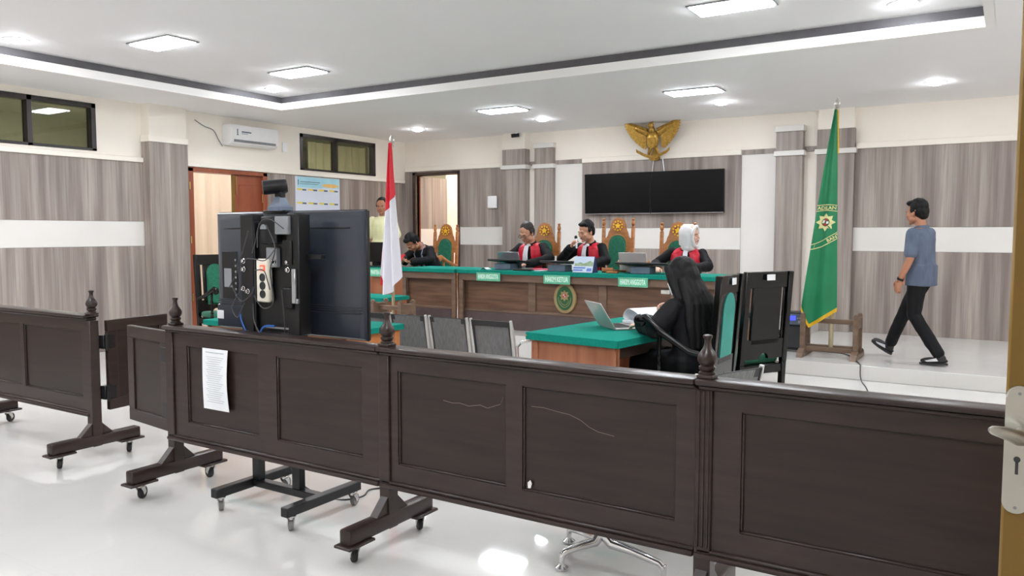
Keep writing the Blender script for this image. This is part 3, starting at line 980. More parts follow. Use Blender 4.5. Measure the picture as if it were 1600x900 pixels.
t = thing('video_camera', 'black conference camera on a flared grey foot, on top of the television', 'camera', (-3.485, 3.095, 1.62))
q = MB()
q.lathe([(0.001, 0.0), (0.070, 0.0), (0.070, 0.022), (0.055, 0.03), (0.030, 0.075), (0.022, 0.095), (0.001, 0.096)], n=4, m=Matrix.Rotation(PI / 4, 4, 'Z'))
obj('foot', q, 'bluegrey', t, sharp=20)
q = MB(); q.box(-0.11, 0.07, -0.03, 0.03, -0.012, 0.004, 0.003); q.box(-0.025, 0.025, -0.02, 0.02, 0.075, 0.11, 0.004)
obj('mount', q, 'black', t)
q = MB(); q.lathe([(0.001, 0), (0.036, 0.0), (0.040, 0.006), (0.040, 0.125), (0.036, 0.132), (0.001, 0.133)], n=24, m=Matrix.Translation((-0.055, -0.075, 0.128)) @ Matrix.Rotation(R(-38), 4, 'Z') @ Matrix.Rotation(R(-90), 4, 'X') @ Matrix.Rotation(R(6), 4, 'X'))
obj('barrel', q, 'black_metal', t)

t = thing('power_strip', 'white three-socket power strip with a red switch, strapped behind the television', 'power strip', (-3.405, 2.905, 1.125))
q = MB(); q.box(-0.050, 0.050, -0.018, 0.018, 0.0, 0.235, 0.014, 3)
obj('body', q, 'cream_plastic', t)
for z in (0.045, 0.09, 0.135):
    q = MB(Matrix.Translation((0.005, -0.0175, z)) @ Matrix.Rotation(PI / 2, 4, 'X'))
    q.lathe([(0.001, 0.001), (0.016, 0.001), (0.018, 0.004), (0.022, 0.004), (0.022, -0.002), (0.001, -0.002)], n=20)
    o = obj('socket', q, 'rubber', t)
q = MB(); q.box(-0.012, 0.028, -0.024, -0.017, 0.17, 0.202, 0.003)
o = obj('switch', q, 'red_glow', t)
q = MB(); q.box(-0.004, 0.02, -0.0255, -0.0235, 0.178, 0.194, 0.001)
obj('switch_centre', q, 'cream_plastic', o)

def cable(name, pts, r, m, label, n=6):
    """smooth cable through points"""
    P = [Vector(p) for p in pts]
    out = []
    for i in range(len(P) - 1):
        a = P[max(i - 1, 0)]; b0 = P[i]; c = P[i + 1]; d = P[min(i + 2, len(P) - 1)]
        for k in range(5):
            s = k / 5
            out.append(0.5 * ((2 * b0) + (c - a) * s + (2 * a - 5 * b0 + 4 * c - d) * s * s + (3 * b0 - a - 3 * c + d) * s ** 3))
    out.append(P[-1])
    q = MB(); q.tube(out, r, n)
    return tag(obj(name, q, m), label, 'cable')
cy = 2.845
cable('cable', [(-3.60, cy, 1.22), (-3.53, cy, 1.13), (-3.45, cy, 1.165), (-3.415, 2.84, 1.21)], 0.0035, 'cable', 'thin dark cable looping into the middle socket of the power strip')
cable('cable', [(-3.415, 2.84, 1.165), (-3.35, cy, 1.10), (-3.27, cy, 1.14), (-3.29, cy, 1.30), (-3.25, cy, 1.42), (-3.33, 2.86, 1.54)], 0.0035, 'cable', 'dark cable from the lowest socket curving up the right column')
cable('cable', [(-3.40, 2.84, 1.30), (-3.34, cy, 1.30), (-3.31, cy, 1.24), (-3.32, 2.865, 1.20)], 0.003, 'cable', 'short dark cable from the red switch to the black power brick')
cable('cable', [(-3.62, cy, 1.20), (-3.50, cy, 1.345), (-3.42, cy, 1.36), (-3.32, 2.84, 1.355), (-3.26, 2.86, 1.42)], 0.003, 'cable', 'thin cable crossing above the power strip')
cable('cable', [(-3.47, 2.86, 1.51), (-3.50, cy, 1.40), (-3.545, cy, 1.33), (-3.53, cy, 1.20), (-3.60, cy, 1.10), (-3.56, cy, 1.04), (-3.50, cy, 1.12)], 0.0035, 'cable', 'dark cable hanging down the left column in a tangle')
cable('cable', [(-3.28, 2.86, 1.57), (-3.36, cy, 1.55), (-3.40, cy, 1.45), (-3.43, cy, 1.39)], 0.003, 'cable', 'dark cable dropping from the camera to the power strip')
cable('cable', [(-3.20, 2.86, 1.52), (-3.29, cy, 1.57), (-3.37, cy, 1.54), (-3.385, cy, 1.42)], 0.003, 'cable', 'dark cable arching below the grey adapter plate')
cable('cable', [(-3.43, cy, 1.12), (-3.42, cy, 1.02), (-3.37, cy, 0.95)], 0.004, 'cable', 'dark cable hanging below the power strip')
cable('cable', [(-3.235, 2.87, 1.2), (-3.23, 2.88, 1.05), (-3.24, 2.895, 0.90), (-3.22, 2.895, 0.5)], 0.003, 'cable', 'dark cable running straight down the right column')
cable('network_cable', [(-3.33, 2.90, 1.00), (-3.40, 2.895, 0.995), (-3.435, 2.895, 0.95), (-3.44, 2.90, 0.80), (-3.44, 2.90, 0.5)], 0.0055, 'blue_cable', 'bright blue network cable bending down behind the rail')
cable('network_cable', [(-3.60, 2.895, 1.06), (-3.585, 2.895, 1.01), (-3.545, 2.897, 0.93), (-3.53, 2.90, 0.80), (-3.53, 2.90, 0.5)], 0.004, 'blue_cable', 'thin pale blue cable beside the left column')
cable('floor_cable', [(-3.42, 3.02, 0.30), (-3.36, 3.06, 0.12), (-3.25, 3.16, 0.006), (-3.12, 3.20, 0.005), (-3.08, 3.30, 0.005), (-3.12, 3.42, 0.005), (-2.95, 3.56, 0.005), (-2.6, 3.7, 0.005)], 0.0045, 'cable', 'dark cable trailing over the tiles under the front barrier')

# ------------------------------------------------------------------ green-topped tables
def cloth_top(t, x0, x1, y0, y1, z, drop=0.05, name='felt_top'):
    q = MB(); q.box(x0, x1, y0, y1, z - 0.012, z, 0.005, 2)
    q.box(x0, x1, y0, y0 + 0.008, z - drop, z - 0.004, 0.002); q.box(x0, x1, y1 - 0.008, y1, z - drop, z - 0.004, 0.002)
    q.box(x0, x0 + 0.008, y0, y1, z - drop, z - 0.004, 0.002); q.box(x1 - 0.008, x1, y0, y1, z - drop, z - 0.004, 0.002)
    return obj(name, q, 'green', t)

# advocates' table at the right
LA = R(-7)
t = thing('advocate_table', 'reddish brown table with a green felt top, in front of the long-haired woman', 'table', (-2.555, 5.70, 0), LA)
cloth_top(t, -0.40, 0.40, -0.74, 0.74, 0.765, 0.055)
q = MB(); q.box(-0.36, 0.36, -0.70, -0.675, 0.04, 0.73, 0.003)
obj('end_panel', q, 'desk_wood', t)
q = MB(); q.box(-0.36, 0.36, 0.675, 0.70, 0.04, 0.73, 0.003)
obj('end_panel', q, 'desk_wood', t)
q = MB(); q.box(-0.36, -0.335, -0.675, 0.675, 0.04, 0.73, 0.003)
obj('front_panel', q, 'desk_wood', t)
for y in (-0.68, 0.68):
    q = MB(); q.box(0.30, 0.36, y - 0.03, y + 0.03, 0.0, 0.73, 0.004); q.box(-0.37, -0.31, y - 0.03, y + 0.03, 0.0, 0.73, 0.004)
    split_obj('leg', q, 'desk_wood', t)
q = MB(); q.box(0.30, 0.34, -0.65, 0.65, 0.62, 0.70, 0.003); q.box(0.30, 0.34, -0.65, 0.65, 0.18, 0.24, 0.003)
split_obj('stretcher', q, 'dark_wood', t)
q = MB()
for k in range(4):
    q.ell((-0.395 + 0.001 * k, -0.742, 0.74), 0.006, 8, 6)
obj('tack', q, 'brass', t)

def simple_table(name, label, x0, x1, y0, y1, z, wood, legs=True):
    cx, cyy = (x0 + x1) / 2, (y0 + y1) / 2
    t = thing(name, label, 'table', (cx, cyy, 0))
    hx, hy = (x1 - x0) / 2, (y1 - y0) / 2
    cloth_top(t, -hx, hx, -hy, hy, z, 0.045)
    q = MB(); q.box(-hx + 0.03, hx - 0.03, -hy + 0.03, -hy + 0.055, 0.14, z - 0.03, 0.003)
    obj('front_panel', q, wood, t)
    for s in (-1, 1):
        q = MB(); q.box(s * (hx - 0.04) - 0.012, s * (hx - 0.04) + 0.012, -hy + 0.055, hy - 0.05, 0.14, z - 0.03, 0.003)
        obj('side_panel', q, wood, t)
    for sx in (-1, 1):
        for sy in (-1, 1):
            q = MB(); q.box(sx * (hx - 0.05) - 0.03, sx * (hx - 0.05) + 0.03, sy * (hy - 0.06) - 0.03, sy * (hy - 0.06) + 0.03, 0, z - 0.02, 0.004)
            obj('leg', q, wood, t)
    return t
simple_table('witness_table', 'orange-brown table with green top, hidden mostly behind the television', -5.80, -4.15, 4.28, 4.95, 0.765, 'orange_wood')
simple_table('side_table', 'low reddish table with green top, left of the red and white flag', -7.55, -6.20, 7.02, 7.50, 0.735, 'desk_wood')

# clerk's desk with a nameplate, on the platform
t = thing('clerk_desk', 'brown desk with green top and mint nameplate, before the man in pale yellow', 'desk', (-7.73, 8.80, PLAT))
cloth_top(t, -0.97, 0.95, -0.25, 0.22, 0.67, 0.05)
q = MB(); q.box(-0.93, 0.91, -0.20, -0.17, 0.0, 0.64, 0.003)
obj('front_panel', q, 'desk_wood', t)
for s in (-0.93, 0.885):
    q = MB(); q.box(s, s + 0.025, -0.17, 0.18, 0.0, 0.64, 0.003)
    obj('side_panel', q, 'desk_wood', t)
q = MB(); q.box(-0.1, 0.60, -0.23, -0.20, 0.26, 0.30, 0.003)
obj('front_rail', q, 'bench_frame', t)
q = MB(); q.box(-0.02, 0.02, -0.228, -0.20, 0.0, 0.26, 0.003)
obj('front_post', q, 'bench_frame', t)
t = thing('desktop_monitor', 'black monitor seen from behind on the desk left of the flag', 'monitor', (-7.93, 8.82, PLAT + 0.67))
q = MB(); q.box(-0.10, 0.10, -0.07, 0.07, 0.0, 0.015, 0.003); q.box(-0.025, 0.025, -0.01, 0.02, 0.01, 0.12, 0.003)
obj('foot', q, 'black', t)
q = MB(); q.box(-0.25, 0.25, -0.02, 0.02, 0.07, 0.36, 0.008)
obj('casing', q, 'black', t)
q = MB(); q.box(-0.235, 0.235, 0.0195, 0.0212, 0.085, 0.345)
obj('screen', q, 'screen', t)

# ------------------------------------------------------------------ the judges' bench
BT = 1.045
def bench(label, x0, x1, stiles, y0=8.0, y1=8.62):
    cx = (x0 + x1) / 2
    t = thing('judge_bench', label, 'bench', (cx, y0, PLAT))
    a, c = x0 - cx, x1 - cx
    zt = BT - PLAT
    cloth_top(t, a, c, -0.03, y1 - y0, zt, 0.045)
    q = MB()
    q.box(a + 0.01, c - 0.01, -0.005, 0.03, zt - 0.13, zt - 0.02, 0.004)
    q.box(a + 0.01, a + 0.07, -0.005, 0.03, 0.0, zt - 0.13, 0.004); q.box(c - 0.07, c - 0.01, -0.005, 0.03, 0.0, zt - 0.13, 0.004)
    obj('front_frame', q, 'bench_frame', t)
    q = MB()
    for s in stiles:
        q.box(s - cx - 0.05, s - cx + 0.05, 0.054, 0.075, 0.236, zt - 0.128, 0.004)
    q.box(a + 0.06, c - 0.06, 0.052, 0.075, 0.20, 0.235, 0.006)
    obj('stile', q, 'bench_frame', t)
    xs = [x0 + 0.06] + list(stiles) + [x1 - 0.06]
    for k in range(len(xs) - 1):
        q = MB(); q.box(xs[k] - cx, xs[k + 1] - cx, 0.07, 0.085, 0.21, zt - 0.12)
        obj('panel', q, 'bench', t)
    q = MB(); q.box(a + 0.06, c - 0.06, 0.048, 0.085, 0.0, 0.20, 0.004)
    obj('plinth', q, 'plinth', t)
    for s in (a + 0.012, c - 0.037):
        q = MB(); q.box(s, s + 0.025, 0.085, y1 - y0 - 0.04, 0.0, zt - 0.02, 0.003)
        obj('side_panel', q, 'bench', t)
    return t
bench("long walnut judges' bench with green top, nameplates and an oval court seal", -5.835, -2.28, (-4.80, -3.88, -3.03))
bench("short walnut bench with green top at the left end of the judges' bench", -6.745, -5.865, ())

def nameplate(label, text, x, y, z, w, h):
    t = thing('nameplate', label, 'nameplate', (x, y, z), 0, 'mint green nameplates on the desks')
    q = MB(); q.box(-w / 2, w / 2, -0.004, 0.004, -h / 2, h / 2, 0.001)
    obj('plate', q, 'plate', t)
    q = MB()
    e = 0.009
    for x0, x1, z0, z1 in ((-w / 2 + e, w / 2 - e, h / 2 - e - .003, h / 2 - e), (-w / 2 + e, w / 2 - e, -h / 2 + e, -h / 2 + e + .003),
                           (-w / 2 + e, -w / 2 + e + .003, -h / 2 + e, h / 2 - e), (w / 2 - e - .003, w / 2 - e, -h / 2 + e, h / 2 - e)):
        q.box(x0, x1, -0.0052, -0.0035, z0, z1)
    dv = {'HAKIM ANGGOTA': -0.0215, 'HAKIM KETUA': 0.0125}.get(text, -0.024) * w / 0.345
    q.box(dv - .0015, dv + .0015, -0.0048, -0.0035, -h / 2 + e, h / 2 - e)
    obj('border_line', q, 'plate_line', t)
    me = text_mesh(text, 0.082, 0.0008, bold=0.0015)
    xs = [v.co.x for v in me.vertices]
    k = (w - 0.05) / (max(xs) - min(xs))
    mid = (max(xs) + min(xs)) / 2
    for v in me.vertices:
        v.co = Vector(((v.co.x - mid) * k, -0.005 - v.co.z, v.co.y * 1.0))
    link('lettering', me, 'plate_text', t)
    return t
nameplate("mint nameplate HAKIM ANGGOTA at the left end of the judges' bench", 'HAKIM ANGGOTA', -5.36, 7.965, 0.967, 0.34, 0.10)
nameplate('mint nameplate HAKIM KETUA above the oval court seal', 'HAKIM KETUA', -4.415, 7.965, 0.962, 0.345, 0.10)
nameplate('mint nameplate HAKIM ANGGOTA right of the oval court seal', 'HAKIM ANGGOTA', -3.475, 7.965, 0.962, 0.345, 0.10)
nameplate('mint nameplate PANITERA PENGGANTI on the desk left of the flag', 'PANITERA PENGGANTI', -7.58, 8.54, 0.933, 0.42, 0.112)

t = thing('court_seal', "oval green court seal with a gold sun, on the front of the judges' bench", 'emblem', (-4.35, 8.05, 0.745))
q = MB(); q.prism(ring_poly(0.142, 0.172), -0.012, 0.0, 'xz'); q.prism(ring_poly(0.146, 0.176), 0.0, 0.01, 'xz')
obj('rim', q, 'seal_rim', t)
q = MB(); q.prism(ring_poly(0.105, 0.14), -0.016, -0.011, 'xz')
obj('field', q, 'seal_green', t)
q = MB(); q.prism([(x, z + 0.03) for x, z in star(8, 0.066, 0.042)], -0.021, -0.015, 'xz')
q.sheet(lambda u, v: Vector(((0.078 + 0.006 * v) * math.cos(PI + PI * u), -0.018, 0.01 + (0.11 + 0.006 * v) * math.sin(PI + PI * u))), 24, 1, 0.002)
q.sheet(lambda u, v: Vector(((0.055 + 0.005 * v) * math.cos(PI * 1.1 + PI * 0.8 * u), -0.018, 0.0 + (0.075 + 0.006 * v) * math.sin(PI * 1.1 + PI * 0.8 * u))), 18, 1, 0.002)
obj('sun', q, 'seal_rim', t)
q = MB(); q.prism([(x, z + 0.03) for x, z in ring_poly(0.024, 0.024, 16)], -0.025, -0.02, 'xz')
o = obj('sun_centre', q, 'seal_red', t)
q = MB(); q.prism([(-0.016, 0.03), (-0.006, 0.03), (0.004, 0.046), (-0.006, 0.05)], -0.027, -0.0245, 'xz'); q.prism([(0.002, 0.012), (0.014, 0.018), (0.012, 0.03), (0.002, 0.026)], -0.027, -0.0245, 'xz')
obj('sun_shield', q, 'paper', t)

t = thing('bench_socket', "small white socket plate on the right part of the judges' bench", 'socket', (-3.14, 8.068, 0.865))
q = MB(); q.box(-0.05, 0.05, -0.010, 0.0, -0.022, 0.022, 0.004)
obj('plate', q, 'white_plastic', t)
q = MB(); q.box(-0.035, -0.005, -0.013, -0.009, -0.012, 0.012, 0.002); q.box(0.005, 0.035, -0.013, -0.009, -0.012, 0.012, 0.002)
split_obj('socket', q, 'cream_plastic', t)

# things on the bench
def monitor(label, x, y, w=0.40, yaw=0.0, pitch=12):
    t = thing('tilted_monitor', label, 'monitor', (x, y, BT), yaw, "low tilted monitors on the judges' bench")
    q = MB(); q.box(-0.13, 0.10, -0.12, 0.06, 0.0, 0.078, 0.006)
    obj('stand', q, 'bluegrey', t)
    m = Matrix.Translation((0, 0.06, 0.098)) @ Matrix.Rotation(R(pitch), 4, 'X')
    q = MB(m); q.box(-w / 2, w / 2, -0.22, 0.12, -0.012, 0.012, 0.006)
    obj('slab', q, 'black', t)
    q = MB(m); q.box(-w / 2 + 0.02, w / 2 - 0.02, -0.20, 0.10, 0.0105, 0.0125, 0.0)
    obj('screen', q, 'screen', t)
    return t
monitor('low black tilted monitor on a blue-grey box, before the judge with glasses', -5.27, 8.28, 0.42, 0, -6)
monitor('low black tilted monitor beside the standing picture calendar', -4.50, 8.25, 0.44, 0, -5)
monitor('low wide black tilted monitor before the judge in a white scarf', -3.45, 8.25, 0.60, 0, -5)

def laptop(name, label, loc, rz, w=0.32, d=0.22, tilt=105, m='laptop', group='laptops on the tables'):
    t = thing(name, label, 'laptop', loc, rz, group)
    q = MB(); q.box(-w / 2, w / 2, -d / 2, d / 2, 0, 0.016, 0.004)
    obj('base', q, m, t)
    q = MB(); q.box(-w / 2 + 0.02, w / 2 - 0.02, -d / 2 + 0.07, d / 2 - 0.02, 0.0155, 0.018, 0.001)
    obj('keyboard', q, 'black', t)
    mm = Matrix.Translation((0, d / 2, 0.014)) @ Matrix.Rotation(R(90 - tilt), 4, 'X')
    q = MB(mm); q.box(-w / 2, w / 2, 0.0, 0.009, 0, d, 0.004)
    lid = obj('lid', q, m, t)
    q = MB(mm); q.box(-w / 2 + 0.01, w / 2 - 0.01, -0.0015, 0.0, 0.012, d - 0.012, 0.0)
    obj('screen', q, 'screen', lid)
    return t
laptop('laptop', 'silver-grey open laptop before the judge with glasses', (-5.27, 8.49, BT), PI + R(-6), 0.33, 0.22, 112, 'silver')
laptop('laptop', 'brownish-grey open laptop before the judge in a white scarf', (-3.66, 8.52, BT), PI, 0.34, 0.22, 102, 'laptop')
laptop('laptop', "silver open laptop on the advocates' green table", (-2.55, 5.63, 0.767), R(138), 0.33, 0.23, 122, 'laptop')

t = thing('desk_calendar', "triangular picture calendar standing on the judges' bench", 'calendar', (-4.12, 8.10, BT))
q = MB(); q.prism([(-0.07, 0.0), (0.07, 0.0), (0.07, 0.004), (0.008, 0.185), (-0.008, 0.185), (-0.07, 0.004)], -0.125, 0.125, 'yz')
obj('card', q, 'navy', t)
m = Matrix.Translation((0, -0.0725, 0.004)) @ Matrix.Rotation(R(-19), 4, 'X')
q = MB(m); q.box(-0.124, 0.124, -0.003, -0.0005, 0.0, 0.188)
obj('picture_sky', q, 'cal_sky', t)
q = MB(m); q.prism([(-0.11, 0.075), (0.12, 0.075), (0.12, 0.12), (0.08, 0.14), (0.04, 0.12), (0.0, 0.105), (-0.04, 0.12), (-0.08, 0.105), (-0.11, 0.11)], -0.0045, -0.0028, 'xz')
obj('picture_trees', q, 'cal_green', t)
q = MB(m); q.box(-0.12, 0.03, -0.0045, -0.0028, 0.045, 0.062); q.box(-0.12, 0.0, -0.0045, -0.0028, 0.018, 0.034); q.box(0.05, 0.11, -0.0045, -0.0028, 0.015, 0.05)
obj('picture_text', q, 'cal_blue', t)

t = thing('gavel', "brown wooden gavel lying on the judges' bench right of the calendar", 'gavel', (-3.90, 8.22, BT), R(20))
q = MB(); q.cyl((-0.05, 0, 0.028), (0.05, 0, 0.028), 0.027, n=14); q.cyl((-0.062, 0, 0.028), (-0.05, 0, 0.028), 0.031, n=14); q.cyl((0.05, 0, 0.028), (0.062, 0, 0.028), 0.031, n=14)
obj('head', q, 'teak', t)
q = MB(); q.tube([(0, 0, 0.028), (0.12, 0.06, 0.02), (0.2, 0.1, 0.013)], [0.009, 0.011, 0.012], 10)
obj('handle', q, 'teak', t)
q = MB(); q.box(-0.06, 0.05, -0.055, -0.03, 0, 0.02, 0.003)
tag(obj('wooden_block', MB().box(-3.86, -3.72, 8.09, 8.15, BT + .0005, BT + 0.022, 0.004), 'teak'), 'flat brown wooden block lying next to the gavel', 'block')
q.bm.free()
q = MB(Matrix.Translation((-4.94, 8.10, BT)) @ Matrix.Rotation(R(8), 4, 'Z')); q.box(-0.13, 0.11, -0.05, 0.04, 0.0005, 0.022, 0.008)
tag(obj('black_pouch', q, 'black'), "flat black pouch lying on the judges' bench before the judge with glasses", 'pouch')
q = MB(Matrix.Translation((-4.80, 8.36, BT)) @ Matrix.Rotation(R(-6), 4, 'Z')); q.box(-0.17, 0.15, -0.11, 0.11, 0.0005, 0.016, 0.002)
tag(obj('pink_folder', q, 'folder_pink'), "pink-red folder lying on the judges' bench", 'folder')
q = MB(Matrix.Translation((-4.745, 8.17, BT)) @ Matrix.Rotation(R(-14), 4, 'Z')); q.box(-0.06, 0.06, -0.05, 0.05, 0.0005, 0.008, 0.001)
tag(obj('paper_slip', q, 'paper'), 'small white paper slip beside the pink folder', 'paper')
q = MB(); q.sheet(lambda u, v: Vector((-5.585 + 0.12 * u, 8.10 + 0.10 * v, BT + 0.003 + 0.022 * math.sin(u * PI) ** 2)), 8, 2, 0.002)
tag(obj('curled_paper', q, 'paper'), "curled white paper at the left end of the long judges' bench", 'paper')

# papers on the advocates' table
t = thing('paper_file', "thick white paper file with its top pages folded over, on the advocates' table", 'papers', (-2.42, 5.83, 0.767), R(-30))
q = MB(); q.box(-0.15, 0.17, -0.13, 0.13, 0.018, 0.042, 0.003)
obj('page_stack', q, 'paper', t)
def fold(u, v):
    a = PI * 0.5 - u * PI * 1.15
    if u < 0.55:
        k = u / 0.55
        return Vector((-0.11 + 0.055 * (1 - math.cos(k * PI)) * 0.5 - 0.05 * math.sin(k * PI), -0.13 + 0.26 * v, 0.045 + 0.095 * (1 - math.cos(k * PI)) * 0.5))
    k = (u - 0.55) / 0.45
    return Vector((-0.055 + 0.24 * k, -0.13 + 0.26 * v, 0.14 - 0.095 * k ** 1.4))
q = MB(); q.sheet(fold, 20, 4, 0.004)
obj('folded_pages', q, 'paper', t)

# ------------------------------------------------------------------ chairs
def carved_chair(label, loc, rz, wood, pad, tall=True, emblem=True, back_pad=None, name='carved_chair', group=None, crest=0.0, W=0.235, arm_up=0.0):
    """high-backed chair; faces local -y"""
    t = thing(name, label, 'chair', loc, rz, group)
    SH = 0.44
    top = 1.16 + crest
    for s in (-1, 1):
        q = MB()
        lean = 0.05
        q.beam((s * W, 0.22, 0.0), (s * W, 0.24, SH), 0.045, 0.045, 0.004)
        if tall:
            q.beam((s * W, 0.24, SH), (s * W, 0.24 + lean, top + 0.012), 0.042, 0.042, 0.004)
            q.lathe([(0.001, 0), (0.022, 0), (0.024, 0.012), (0.014, 0.022), (0.022, 0.035), (0.025, 0.055), (0.021, 0.08), (0.012, 0.092), (0.020, 0.102), (0.021, 0.112), (0.012, 0.122), (0.001, 0.124)], (s * W, 0.24 + lean, top + 0.01), 12)
        else:
            q.beam((s * W, 0.24, SH), (s * W, 0.24 + lean + 0.01, top), 0.05, 0.045, 0.004)
        obj('back_post', q, wood, t)
        q = MB(); q.beam((s * W, -0.20, 0.0), (s * W, -0.20, SH - 0.03), 0.045, 0.045, 0.004)
        obj('leg', q, wood, t)
        # arm with a scroll and a turned support
        q = MB()
        pts = [(s * (W + 0.01), 0.25, SH + 0.22), (s * (W + 0.02), 0.10, SH + 0.25), (s * (W + 0.025), -0.08, SH + 0.31 + arm_up * 0.5), (s * (W + 0.025), -0.22, SH + 0.37 + arm_up), (s * (W + 0.025), -0.27, SH + 0.365 + arm_up)]
        q.tube(pts, [0.022, 0.024, 0.026, 0.03, 0.018], 10)
        q.lathe([(0.001, -0.028), (0.022, -0.028), (0.042, -0.02), (0.046, 0.0), (0.042, 0.02), (0.022, 0.028), (0.001, 0.028)], n=18, m=Matrix.Translation((s * (W + 0.025), -0.255, SH + 0.345 + arm_up)) @ Matrix.Rotation(PI / 2, 4, 'Y'))
        a = obj('arm', q, wood, t)
        q = MB()
        q.lathe([(0.001, 0), (0.02, 0), (0.02, 0.03), (0.012, 0.045), (0.021, 0.06), (0.013, 0.08), (0.018, 0.12), (0.021, 0.15), (0.013, 0.18), (0.02, 0.2), (0.013, 0.22), (0.017, 0.32 + arm_up * 0.5), (0.001, 0.325 + arm_up * 0.5)], (s * (W + 0.01), -0.12, SH), 10)
        obj('arm_support', q, wood, t)
    q = MB(); q.box(-W - .02, W + .02, -0.225, 0.25, SH - 0.085, SH - 0.01, 0.006)
    obj('seat_frame', q, wood, t)
    q = MB(); q.box(-W + 0.0, W - 0.0, -0.235, 0.20, SH - 0.012, SH + 0.065, 0.03, 3)
    obj('seat', q, pad, t)
    # back: tilted plane
    m = Matrix.Translation((0, 0.24, SH)) @ Matrix.Rotation(math.atan2(-0.05, top - SH), 4, 'X')
    H = top - SH
    q = MB(m)
    if tall:
        pts = [(-W, H - 0.36), (-W, H - 0.14)]
        prof = [(-W, -0.14), (-W + 0.045, -0.12), (-0.142, -0.09), (-0.132, -0.05), (-0.115, -0.02), (-0.105, 0.03), (-0.09, 0.085), (-0.06, 0.125), (-0.02, 0.142), (0.02, 0.142), (0.06, 0.125), (0.09, 0.085), (0.105, 0.03), (0.115, -0.02), (0.132, -0.05), (0.142, -0.09), (W - 0.045, -0.12), (W, -0.14)]
        q.prism([(x, H + z) for x, z in prof] + [(W, H - 0.30), (W - 0.062, H - 0.30), (W - 0.062, 0.16), (-W + 0.062, 0.16), (-W + 0.062, H - 0.30), (-W, H - 0.30)], -0.016, 0.016, 'xz')
        q.box(-W, W, -0.016, 0.016, 0.06, 0.17, 0.004)
    else:
        q.box(-W, W, -0.018, 0.018, H - 0.13, H, 0.005); q.box(-0.155, 0.155, -0.014, 0.016, 0.16, H - 0.10, 0.004)
        q.prism([(-W, 0.04), (-0.06, 0.04)] + [(0.05 * math.cos(PI - PI * k / 8), 0.04 + 0.05 * math.sin(PI * k / 8)) for k in range(9)] + [(0.06, 0.04), (W, 0.04), (W, 0.20), (-W, 0.20)], -0.014, 0.016, 'xz')
        for s in (-1, 1):
            q.box(s * 0.195 - 0.008, s * 0.195 + 0.008, -0.01, 0.01, 0.18, H - 0.1, 0.003)
    bk = obj('backrest', q, wood, t)
    arch = lambda w, z0, z1: [(-w, z0), (w, z0)] + [(w * math.cos(PI * k / 12), z1 - w + w * math.sin(PI * k / 12)) for k in range(13)]
    q = MB(m)
    z1 = H - 0.09 if tall else H - 0.12
    q.prism(arch(0.115, 0.14, z1), -0.045, -0.014, 'xz')
    tb = q.bm
    bmesh.ops.bevel(tb, geom=[e for e in tb.edges if all(abs((m.inverted() @ v.co).y + 0.045) < 1e-4 for v in e.verts)], offset=0.018, segments=2, affect='EDGES')
    obj('back_pad', q, pad, t)
    if back_pad:
        q = MB(m); q.prism(arch(0.125, 0.205, z1), 0.016, 0.022, 'xz')
        obj('back_cover', q, back_pad, t)
    q = MB(m)
    for k in range(26):
        aa = PI * k / 25
        q.ell((0.126 * math.cos(aa), -0.018, z1 - 0.115 + 0.126 * math.sin(aa)), 0.0055, 6, 4)
    for s in (-1, 1):
        for k in range(12):
            q.ell((s * 0.126, -0.018, 0.16 + (z1 - 0.29) * k / 11), 0.0055, 6, 4)
    if tall:
        obj('nail_trim', q, 'brass', t)
    else:
        q.bm.free()
    if emblem:
        q = MB(m @ Matrix.Translation((0, -0.016, H + 0.035)))
        q.prism(ring_poly(0.072, 0.072, 20), -0.006, 0.0, 'xz')
        e = obj('emblem', q, 'door_red' if wood == 'teak' else wood, t)
        q = MB(m @ Matrix.Translation((0, -0.022, H + 0.035)))
        q.prism(star(5, 0.046, 0.023), -0.008, 0.0, 'xz')
        for k in range(10):
            aa = 2 * PI * k / 10 + 0.3
            q.prism([(0.060 * math.cos(aa + d) * f, 0.060 * math.sin(aa + d) * f) for d, f in ((-0.2, 0.9), (0.0, 0.82), (0.2, 0.9), (0.2, 1.12), (0.0, 1.2), (-0.2, 1.12))], -0.006, 0.0, 'xz')
        obj('emblem_star', q, 'yellow_gold', e)
    return t
G = "carved teak chairs behind the judges' bench"
carved_chair('carved teak chair with green pad, behind the man bent over his phone', (-7.46, 9.66, PLAT), R(4), 'teak', 'green_dark', group=G, W=0.205)
carved_chair('carved teak chair with the judge in glasses sitting in it', (-5.32, 9.05, PLAT), R(8), 'teak', 'green_dark', group=G, W=0.205)
carved_chair("tall empty carved teak chair with green pad, in the middle of the judges' bench", (-4.42, 9.40, PLAT), R(4), 'teak', 'green_dark', group=G, W=0.205, crest=0.065)
carved_chair('carved teak chair behind the judge in the white scarf', (-3.45, 9.05, PLAT), R(6), 'teak', 'green_dark', group=G, W=0.205)
G = 'black lacquered armchairs'
carved_chair('black armchair with turquoise cloth on its back, the long-haired woman sits in it', (-1.945, 5.44, 0), R(-90), 'black_lacquer', 'green_dark', tall=False, emblem=False, back_pad='green_teal', name='black_armchair', group=G, crest=0.05, arm_up=0.10)
carved_chair('empty black armchair turned towards the bench, right of the long-haired woman', (-1.91, 6.62, 0), R(-119), 'black_lacquer', 'green_dark', tall=False, emblem=False, name='black_armchair', group=G, crest=0.03)
carved_chair('black armchair with green back pad beside the red-brown door', (-8.45, 6.58, 0), R(80), 'black_lacquer', 'green_dark', tall=False, emblem=False, name='black_armchair', group=G, crest=0.06)
